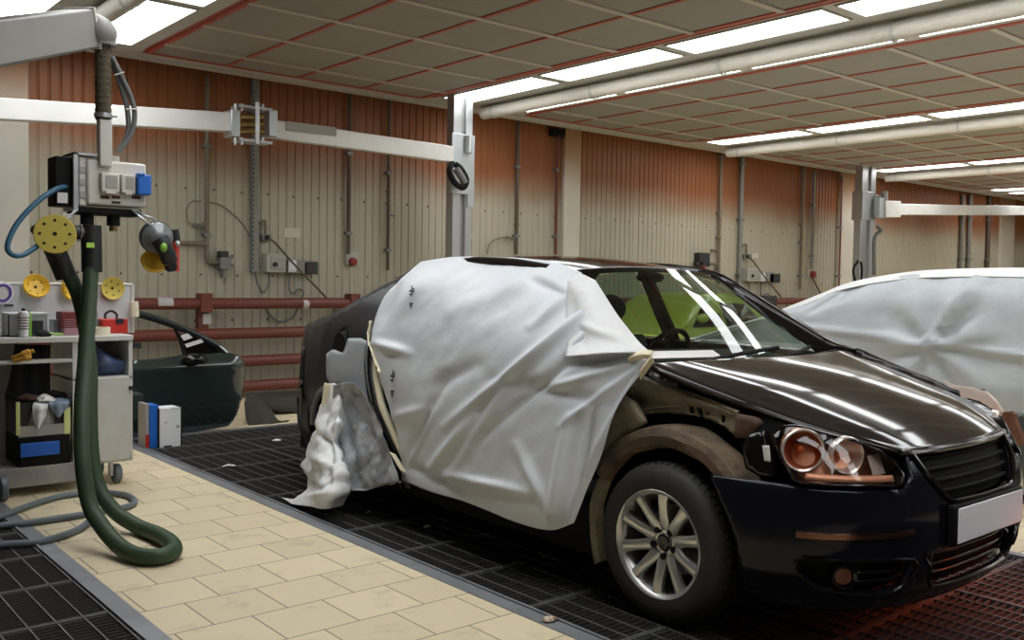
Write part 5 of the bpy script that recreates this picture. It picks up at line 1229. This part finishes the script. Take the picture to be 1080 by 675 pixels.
# things on the worktop
zw = zc + .0135
def put(px, d): return np.array([T(px, 357, d)[0], TY + d, zw])
gb = thing('parts_box', 'grey translucent box on the trolley top behind the white spray bottle', 'box', put(33, .16))
x0, x1 = T(13, 350)[0], T(54.5, 350)[0]; zt = T(33, 332.5)[2]
m = MB(); m.box((x0, TY + .10, zw), (x1, TY + .11, zt)); gbx = MB().box((x0, TY + .10, zw), (x1, TY + .28, zw + .006)).box((x0, TY + .27, zw), (x1, TY + .28, zt)).box((x0, TY + .10, zw), (x0 + .006, TY + .28, zt)).box((x1 - .006, TY + .1, zw), (x1, TY + .28, zt)).box((x0, TY + .10, zw), (x1, TY + .106, zt))
gbx.build('bin', 'bin_grey', gb, smooth=0); MB().box((x0 - .006, TY + .092, zt), (x1 + .006, TY + .288, zt + .010)).build('rim', 'board', gb)
MB().box((T(33, 350)[0], TY + .094, T(33, 354)[2]), (T(50, 350)[0], TY + .0995, T(33, 339)[2])).build('front_label', 'tool_black', gb)
bt = thing('spray_bottle', 'white spray can with red print at the left of the trolley top', 'bottle', put(25, .03))
c = put(25, .03); hgt = T(25, 326, .03)[2] - zw
MB().lathe([(.018, 0), (.026, .003), (.030, hgt * .55), (.032, hgt * .82), (.026, hgt * .9), (.012, hgt * .93)], 'z', c, 20, cap=True).build('can', 'cloth_white', bt)
MB().lathe([(.012, hgt * .92), (.012, hgt), (.010, hgt * 1.03), (.001, hgt * 1.03)], 'z', c, 14).build('nozzle', 'tool_black', bt)
for k in range(5): MB().lathe([(.0292 + .0009 * k, hgt * (.28 + .1 * k)), (.0300 + .0008 * k, hgt * (.28 + .1 * k) + .006)], 'z', c, 20).build('print_line', 'rail', bt)
single(MB().lathe([(.012, 0), (.014, .002), (.014, .13), (.006, .15), (.006, .16)], 'z', put(31, .07), 12, cap=True), 'marker_pen', 'tool_green', 'slim green bottle right beside the white spray can', 'bottle')
m = MB()
for i in range(7): m.ball(put(42 + i * 1.4, .04) + np.array([0, .01 * math.sin(i * 2), .016 + .006 * math.cos(i * 1.7)]), (.022, .025, .018), 8)
single(m, 'rag', 'cloth_black', 'black crumpled rag lying on the trolley top before the grey box', 'rag')
single(MB().box((T(56, 350, .2)[0], TY + .18, zw), (T(65, 350, .2)[0], TY + .30, T(60, 337, .2)[2])), 'small_box', 'tool_grey', 'dark grey ribbed box between the grey bin and the red carton', 'box', bevel=.004)
rc = thing('carton', 'maroon and pink carton behind the green hose on the trolley top', 'carton', put(73, .12))
x0, x1 = T(65.5, 350, .1)[0], T(83, 350, .1)[0]; zt = T(73, 329, .1)[2]; zm = T(73, 346, .1)[2]
MB().box((x0, TY + .10, zm), (x1, TY + .24, zt)).build('carton_upper', 'maroon', rc, bevel=.004); MB().box((x0 + .01, TY + .095, zw), (x1, TY + .235, zm)).build('carton_lower', 'pinkish', rc, bevel=.004)
for i in range(4): MB().box((x0 + .012, TY + .097, zm + .008 + i * .014), (x1 - .02, TY + .101, zm + .013 + i * .014)).build('print_line', 'pinkish', rc)
single(MB().tube(spl([put(52, .02) + np.array([0, 0, .022]), put(60, .02) + np.array([0, 0, .014]), put(67, .01) + np.array([0, 0, .010])], 5), [.006] * 5 + [.008] * 5 + [.010], 8), 'brush', 'lime_green', 'lime green stick lying at the edge of the trolley top', 'brush')
mt = thing('masking_tape', 'cream roll of masking tape lying on the trolley top', 'tape roll', put(106, .08))
r = (T(116, 350)[0] - T(95.5, 350)[0]) / 2
MB().lathe([(r * .72, 0), (r, 0), (r, .048), (r * .72, .048), (r * .72, 0)], 'z', put(106, .08), 30).build('roll', 'cream', mt); MB().lathe([(r * .68, .001), (r * .73, .001), (r * .73, .047), (r * .68, .047), (r * .68, .001)], 'z', put(106, .08), 30).build('core', 'pad_yellow', mt)
rt = thing('red_case', 'red tin case with black handle at the right of the trolley top', 'case', put(121, .2))
x0, x1 = T(107, 345, .2)[0], T(134, 345, .2)[0]; zt = T(120, 336.5, .2)[2]
MB().box((x0, TY + .18, zw), (x1, TY + .34, zt)).build('case', 'red', rt, bevel=.005); MB().box((T(121, 345, .2)[0], TY + .172, zt - .03), (T(129, 345, .2)[0], TY + .185, zt + .002)).build('latch', 'tool_black', rt)
hx = T(117, 330, .26)[0]; MB().tube(spl([(hx - .035, TY + .26, zt), (hx - .036, TY + .26, zt + .03), (hx, TY + .26, zt + .052), (hx + .036, TY + .26, zt + .03), (hx + .035, TY + .26, zt)], 6), .008, 8).build('handle', 'tool_black', rt)
b2 = thing('bottle', 'slim grey bottle with dark cap behind the green hose', 'bottle', put(99.5, .25)); hgt = T(99, 321, .25)[2] - zw
MB().lathe([(.022, 0), (.024, .004), (.024, hgt * .7), (.012, hgt * .8)], 'z', put(99.5, .25), 16, cap=True).build('body', 'conduit', b2); MB().lathe([(.015, hgt * .78), (.015, hgt), (.001, hgt)], 'z', put(99.5, .25), 14).build('cap', 'tool_black', b2)
# in the shelves
m = MB(); P3 = [[T(103, 397, .1), T(112, 397, .08), T(122, 397, .08), T(133, 397, .1)], [T(102, 384, .08), T(112, 386, .02), T(122, 385, .02), T(133, 386, .06)], [T(102, 366, .12), T(112, 373, .08), T(121, 378, .07), T(132, 381, .10)], [T(103, 366, .36), T(112, 372, .36), T(121, 377, .36), T(132, 381, .36)]]
P3 = [[np.array([p[0], p[1], max(p[2], zsh + .004)]) for p in r] for r in P3]
single(MB().grid(patch(P3, 6, 6)), 'plastic_bag', 'bag_blue', 'blue plastic bag stuffed in the open compartment of the trolley', 'bag', solid=.01)
cl = [[T(22, 359, .03), T(40, 360, .02), T(61, 360, .03)], [T(19, 385, .02), T(40, 384, .0), T(60, 384, .02)], [T(16, 405, .03), T(38, 405, .0), T(60, 405, .02)], [T(11, 423, .03), T(20, 424, .0), T(60, 425, .02)]]
cl = [[np.array([p[0], p[1] + .15, p[2] - (.03 if i == 0 else 0)]) for p in r] for i, r in enumerate(cl)]
G5 = patch(cl, 8, 6); 
for i in range(G5.shape[0]):
    for j in range(G5.shape[1]): G5[i, j, 1] += .012 * math.sin(G5[i, j, 0] * 70) + .01 * nz(G5[i, j, 0] * 9, G5[i, j, 2] * 9)
single(MB().grid(G5), 'jacket', 'cloth_black', 'black jacket hanging behind the trolley shelf above the crate', 'jacket', solid=.015)
m = MB().tube(spl([T(12, 378, .03) + np.array([0, -.03, .0]), T(20, 374, .02) + np.array([0, -.06, 0]), T(27, 371, .02) + np.array([0, -.07, 0]), T(32, 369, .02) + np.array([0, -.08, 0])], 5), [.016] * 6 + [.022] * 6 + [.012] * 4, 10)
m.tube(spl([T(13, 380, .02) + np.array([0, -.05, 0]), T(22, 377, .02) + np.array([0, -.08, 0]), T(29, 376, .02) + np.array([0, -.08, 0])], 5), [.014] * 6 + [.02] * 5, 10)
single(m, 'glove', 'glove', 'orange-brown work glove on the shelf edge of the trolley', 'glove')
# crate / vacuum unit at the foot
cr_ = thing('waste_crate', 'black crate with bright blue front panel standing on the trolley base', 'crate', (T(47, 490)[0], TY + .1, zbb))
x0, x1 = T(19.5, 450)[0], T(73.5, 450)[0]; z0, z1_ = zbb + .001, T(45, 459)[2]
MB().box((x0, TY - .02, z0), (x1, TY + .34, z1_)).build('lower_box', 'black', cr_, bevel=.008)
m = MB(); 
MB().box((T(20.5, 480)[0], TY - .032, T(40, 480)[2]), (T(61.5, 480)[0], TY - .018, T(40, 466)[2])).build('blue_panel', 'blue', cr_, 'bright blue slatted panel', bevel=.003)
for k in range(1, 5): MB().box((T(21, 480)[0], TY - .036, T(40, 480 - 2.8 * k)[2] - .0015), (T(61, 480)[0], TY - .031, T(40, 480 - 2.8 * k)[2] + .0015)).build('slat', 'blue', cr_)
zt = T(45, 424)[2]
MB().box((x0, TY, z1_), (x1, TY + .01, T(45, 448)[2] + .0)).build('front_board', 'tool_grey', cr_); MB().box((x0, TY + .0, T(45, 460)[2]), (x1, TY - .012, T(45, 448)[2])).build('grey_strip', 'grey_panel', cr_)
MB().box((x0, TY + .012, z1_), (x1, TY + .024, zt)).box((x0, TY + .012, z1_), (x0 + .012, TY + .33, zt)).box((x1 - .012, TY + .012, z1_), (x1, TY + .33, zt)).box((x0, TY + .32, z1_), (x1, TY + .33, zt)).build('bin_wall', 'tool_black', cr_, smooth=0)
for pa, pb, pt, pbm in ((16.5, 20.5, 424, 459), (67, 73.5, 430, 463)): MB().box((T(pa, 440)[0], TY - .016, T(pa, pbm)[2]), (T(pb, 440)[0], TY + .0, T(pa, pt)[2])).build('tape_strip', 'yellow_tape', cr_, 'yellow-green tape strip', smooth=0)
MB().grid(patch([[T(27, 459, .008), T(45, 459, .0), T(60, 459, .008)], [T(32, 440, .01), T(45, 440, .002), T(56, 440, .01)], [T(36, 428, .012), T(45, 428, .006), T(52, 428, .012)]], 6, 4)).build('liner_bag', 'grey_panel', cr_, solid=.004)
def cloth(pts, name, mm, lab, f=60, a=.010):
    G = patch(pts, 8, 8)
    for i in range(G.shape[0]):
        for j in range(G.shape[1]): G[i, j, 1] -= abs(a * math.sin(G[i, j, 0] * f)) + .012 * abs(nz(G[i, j, 0] * 14, G[i, j, 2] * 14))
    return single(MB().grid(G), name, mm, lab, 'rag', solid=.004)
cloth([[T(36, 423, .10), T(44, 420, .10), T(54, 421, .10)], [T(34.5, 427, -.03), T(42, 427, -.04), T(50, 427, -.03)], [T(34.5, 440, -.03), T(41, 440, -.05), T(48, 438, -.03)], [T(38, 450, -.03), T(40, 452, -.04), T(44, 446, -.03)]], 'rag', 'cloth_white', 'white paper rag hanging over the rim of the black crate')
cloth([[T(50, 421, .12), T(62, 419, .12), T(73, 420, .12)], [T(50, 424, -.03), T(62, 423, -.04), T(73, 424, -.03)], [T(53, 431, -.03), T(62, 433, -.05), T(71, 430, -.03)], [T(58, 438, -.03), T(62, 440, -.04), T(67, 434, -.03)]], 'rag', 'cloth_blue', 'grey-blue rag hanging over the right rim of the crate')
m = MB()
for (px, py, r, mm_) in ((34, 421, .05, 0), (28, 419, .04, 0), (24, 420, .035, 0)): m.ball(T(px, py, .12), (r, r, r * .6), 10)
single(m, 'rag', 'cloth_brown', 'dark reddish rag piled at the left in the crate', 'rag')
m = MB()
for (px, py, r) in ((56, 416, .05), (62, 417, .045), (67, 419, .03)): m.ball(T(px, py, .14), (r, r, r * .55), 10)
single(m, 'rag', 'cloth_black', 'dark grey rag piled on top at the right in the crate', 'rag')
G = MB().grid(patch([[T(38, 420, .06), T(47, 415, .06), T(58, 420, .06)], [T(39, 421, .0), T(48, 418, -.02), T(59, 421, .0)], [T(41, 423, -.03), T(49, 423, -.04), T(58, 423, -.03)]], 6, 4))
single(G, 'spotted_cloth', 'cloth_spot', 'white spotted cloth lying over the rim of the crate', 'rag', solid=.005)

# ================================================================== CAR DOOR, BOXES AND FENDER BY THE WALL
DY = 7.92
def Dp(px, py, d=0.): return at(px, py, Y=DY + d)
dt = thing('detached_car_door', 'dark green detached car door leaning by the wall beside the trolley', 'car door', (Dp(200, 455)[0], DY, 0))
def dpt(x, z):
    y = float(np.mean([np.interp(z + d_, (-.1, .0, .12, .30, .50, .56, .59, .66, .72, .80, .9), (.1, .06, .015, -.01, -.015, -.022, -.018, .045, .085, .10, .11)) for d_ in np.linspace(-.03, .03, 9)]))
    e = max(0, x - (XE - .10)) / .10
    return np.array([x, DY + y + .05 * e * e, z])
XE = Dp(252, 390)[0]
low = [(130, 385), (160, 383), (190, 380), (220, 378), (240, 377), (249, 380), (253, 386), (251.5, 400), (249, 420), (245, 436), (240, 446), (205, 452.5), (170, 457), (130, 461)]
P2 = [tuple(Dp(*p)[[0, 2]]) for p in low]
panel(dpt, P2, (), .016).build('door_skin', 'door_green', dt, solid=-.07, smooth=60)
def strip(pts, w, off, name, mm, r=None):
    Q = spl([Dp(*p) for p in pts], 8); o_ = np.array([0, -off, 0]); m = MB()
    m.grid(np.array([[p + o_ + np.array([0, .004, -w]), p + o_ + np.array([0, -.012, -w * .3]), p + o_ + np.array([0, -.006, w * .6]), p + o_ + np.array([0, .012, w])] for p in Q])); return m.build(name, mm, dt)
strip([(130, 404), (170, 402.5), (210, 399.5), (252, 396)], .010, .035, 'body_crease', 'door_green'); strip([(130, 428), (170, 427), (210, 424), (244, 420)], .016, .045, 'rub_strip', 'black_gloss')
fr_ = spl([Dp(130, 326, .06), Dp(148, 331, .06), Dp(168, 337, .06), Dp(190, 345, .055), Dp(212, 355, .045), Dp(230, 365, .03), Dp(243, 376, .01), Dp(250, 381, 0)], 6)
MB().tube(fr_, .026, 10).build('window_frame', 'door_green', dt); MB().tube(fr_ + np.array([0, -.012, -.022]), .014, 8).build('window_seal', 'black', dt)
MB().tube([Dp(184, 345, .05), Dp(190, 358, .04), Dp(196, 379, .0)], .016, 8).build('quarter_post', 'black', dt)
mi = [(190, 353), (200, 352), (218, 361), (232, 371), (240, 377), (197, 379)]
MB().prism([Dp(*p, .03) for p in mi], (0, .012, 0)).build('mirror_base', 'black_gloss', dt, smooth=0)
MB().ball(Dp(204, 379, -.10), (.10, .085, .050), 18).build('mirror', 'black_gloss', dt); MB().tube([Dp(212, 381, -.08), Dp(222, 380, .0)], .03, 10).build('mirror_arm', 'black', dt)
MB().prism([Dp(*p, .02) for p in ((190.5, 354), (198, 351.5), (203.5, 356), (194, 359.5))], (0, .004, 0)).build('trim_film', 'paper', dt, 'white protective patch', smooth=0)
MB().prism([Dp(*p, .02) for p in ((195, 363), (212, 357.5), (215, 361), (197, 366.5))], (0, .004, 0)).build('trim_film', 'paper', dt, 'white protective patch', smooth=0)
MB().box(Dp(131, 368, .02), Dp(148, 361, .05)).build('door_glass_guide', 'tool_black', dt)
# cartons
EY = 7.34
def E(px, py, d=0.): return at(px, py, Y=EY + d)
for pa, pb, ztop_, mm, lab, dd, nm in ((168.6, 190.6, 429.5, 'cloth_white', 'upright white box standing beside the blue box on the floor', 0, 'carton'), (158.5, 167.5, 427, 'blue', 'upright blue box squeezed between the white and grey boxes', .03, 'carton'), (153.5, 158, 426, 'grey_panel', 'narrow grey and red box at the left of the blue box', .06, 'carton')):
    x0, x1 = E(pa, 470, dd)[0], E(pb, 470, dd)[0]; zt = E(pb, ztop_, dd)[2]
    t = thing(nm, lab, 'box', ((x0 + x1) / 2, EY + .08, 0))
    MB().box((x0, EY + dd, .001), (x1, EY + .17 + dd, zt)).build('box', mm, t, bevel=.004)
    if mm == 'cloth_white':
        MB().box((x0 - .010, EY + .004, .001), (x0 - .001, EY + .17, zt)).build('dark_side', 'cloth_black', t); MB().box((x1 + .001, EY + .004, .002), (x1 + .012, EY + .17, zt)).build('dark_side', 'cloth_black', t)
        MB().box(E(173, 472, -.003), E(181, 469.5, .002)).build('torn_edge', 'cloth_black', t); MB().box(E(180, 430.5, -.003), E(190, 429.5, .002)).build('torn_edge', 'cloth_black', t)
        MB().box(E(174, 446.5, -.003), E(176, 444.5, .002)).build('sticker', 'grey_panel', t); MB().box(E(186, 451.5, -.003), E(189, 448, .002)).build('sticker', 'grey_panel', t)
    if mm == 'grey_panel': MB().box((x0 - .001, EY + dd - .003, .004), (x1, EY + dd + .002, zt * .3)).build('red_base', 'red', t)
# dark fender lying by the wall
FY = 8.3
def Fp(px, py, d=0.): return at(px, py, Y=FY + d)
rows = [[Fp(258, 424, -.1), Fp(259, 440, -.22), Fp(262, 450, -.28), Fp(266, 455, -.3)],
        [Fp(262, 415, .0), Fp(266, 432, -.2), Fp(273, 445, -.30), Fp(283, 455, -.32)],
        [Fp(272, 418, .05), Fp(276, 433, -.2), Fp(287, 446, -.30), Fp(302, 455, -.30)],
        [Fp(281, 426, .05), Fp(287, 433, -.12), Fp(294, 443, -.22), Fp(305, 453, -.22)]]
rows = [[np.array([p[0], p[1], max(p[2], .006)]) for p in r] for r in rows]
single(MB().grid(patch(rows, 6, 6)), 'fender_liner', 'fender', 'dark brown curved wheel arch liner lying by the wall behind the dark car', 'fender liner', solid=.006)
rows = [[Fp(262, 414, .5), Fp(290, 413, .5), Fp(320, 412, .5), Fp(345, 412, .5)], [Fp(266, 416, .3), Fp(290, 417, .25), Fp(320, 418, .25), Fp(345, 418, .3)], [Fp(275, 428, .2), Fp(292, 432, .15), Fp(320, 436, .15), Fp(345, 436, .2)], [Fp(280, 440, .3), Fp(295, 446, .3), Fp(320, 447, .3), Fp(345, 447, .3)]]
rows = [[np.array([p[0], p[1], max(p[2], .006)]) for p in r] for r in rows]
single(MB().grid(patch(rows, 6, 6)), 'bumper_shell', 'fender', 'brown bumper shell lying along the wall behind the dark car boot', 'bumper', solid=.008)
# pink pad on a stand between the two cars
KX = 6.0
def K(px, py, d=0.): return at(px, py, X=KX + d)
ps = thing('part_stand', 'dark metal stand with rusty frame beyond the bonnet', 'stand', (KX, 2.45, 0))
p0, p1 = K(1043, 439), K(1066, 470)
MB().box((KX, min(p0[1], p1[1]), 0), (KX + .28, max(p0[1], p1[1]), K(1050, 438)[2])).build('cabinet', 'stand_dark', ps, bevel=.01)
for a, c in (((1063, 434), (1066, 456)), ((1066, 440), (1078, 470))): MB().tube([K(*a), K(*c)], .035, 8).build('frame_tube', 'rust', ps)
MB().tube([K(1068, 436), (KX, K(1068, 436)[1], .0)], .03, 8).build('frame_leg', 'rust', ps)
pk = [(998, 402), (1012, 407), (1030, 409), (1044, 413), (1054, 422), (1060, 434), (1058, 438), (1046, 438), (1035, 434), (1018, 420), (1005, 412)]
P2 = [tuple(K(*p)[[1, 2]]) for p in pk]
po_ = thing('bumper_corner', 'pale pink plastic car part resting on the dark stand beyond the bonnet', 'car part', np.array([KX, K(1030, 436)[1], K(1030, 438)[2]]))
panel(lambda y, z: np.array([KX - .03 + .10 * ((z - .68) / .1) ** 2 * .3, y, z]), P2, (), .02).build('skin', 'pink', po_, solid=-.03)
MB().box(K(1033, 413, -.04), K(1039, 410.5, -.01)).build('black_clip', 'tool_black', po_)
# scraps
def scrap(px, py, r, lab, mm='paper', z=.004, name='paper_scrap'):
    c = at(px, py, Z=z); m = MB(); n = 7
    V = [c + np.array([r * (1 + .5 * nz(i, px)) * math.cos(i * 2 * PI / n), r * .6 * (1 + .5 * nz(i, py)) * math.sin(i * 2 * PI / n), .006 + .012 * abs(nz(i * 1.3, px + py))]) for i in range(n)]
    m.add([c + np.array([0, 0, .02])] + V, [(0, i + 1, (i + 1) % n + 1) for i in range(n)])
    return single(m, name, mm, lab, 'scrap', solid=.002, off=1)
scrap(580, 655, .038, 'torn brown and white wrapper on the steel kerb near the front wheel', 'wrapper')
scrap(240.5, 492.5, .05, 'white paper scrap on the grating left of the crumpled film'); scrap(292, 465.5, .04, 'small white scrap on the far grating by the kerb'); scrap(389, 542, .018, 'tiny white chip on the grating right of the film bundle'); scrap(450, 557.5, .022, 'tiny pale chip on the grating under the film hem')
# ================================================================== LIGHT
w = bpy.data.worlds.new('world'); SC.world = w; w.use_nodes = True
w.node_tree.nodes['Background'].inputs[0].default_value = (.30, .27, .24, 1); w.node_tree.nodes['Background'].inputs[1].default_value = .15
l = bpy.data.lights.new('infrared_dryer_glow', 'AREA'); l.shape = 'RECTANGLE'; l.size = .5; l.size_y = .2; l.energy = 4; l.spread = math.radians(75); l.color = (1, .12, .025)
lo = bpy.data.objects.new('infrared_dryer_glow', l); COL.objects.link(lo); lo.location = (4.75, .85, .60)
lo.rotation_euler = (Vector((4.35, 1.5, -.05)) - Vector(lo.location)).to_track_quat('-Z', 'Y').to_euler()
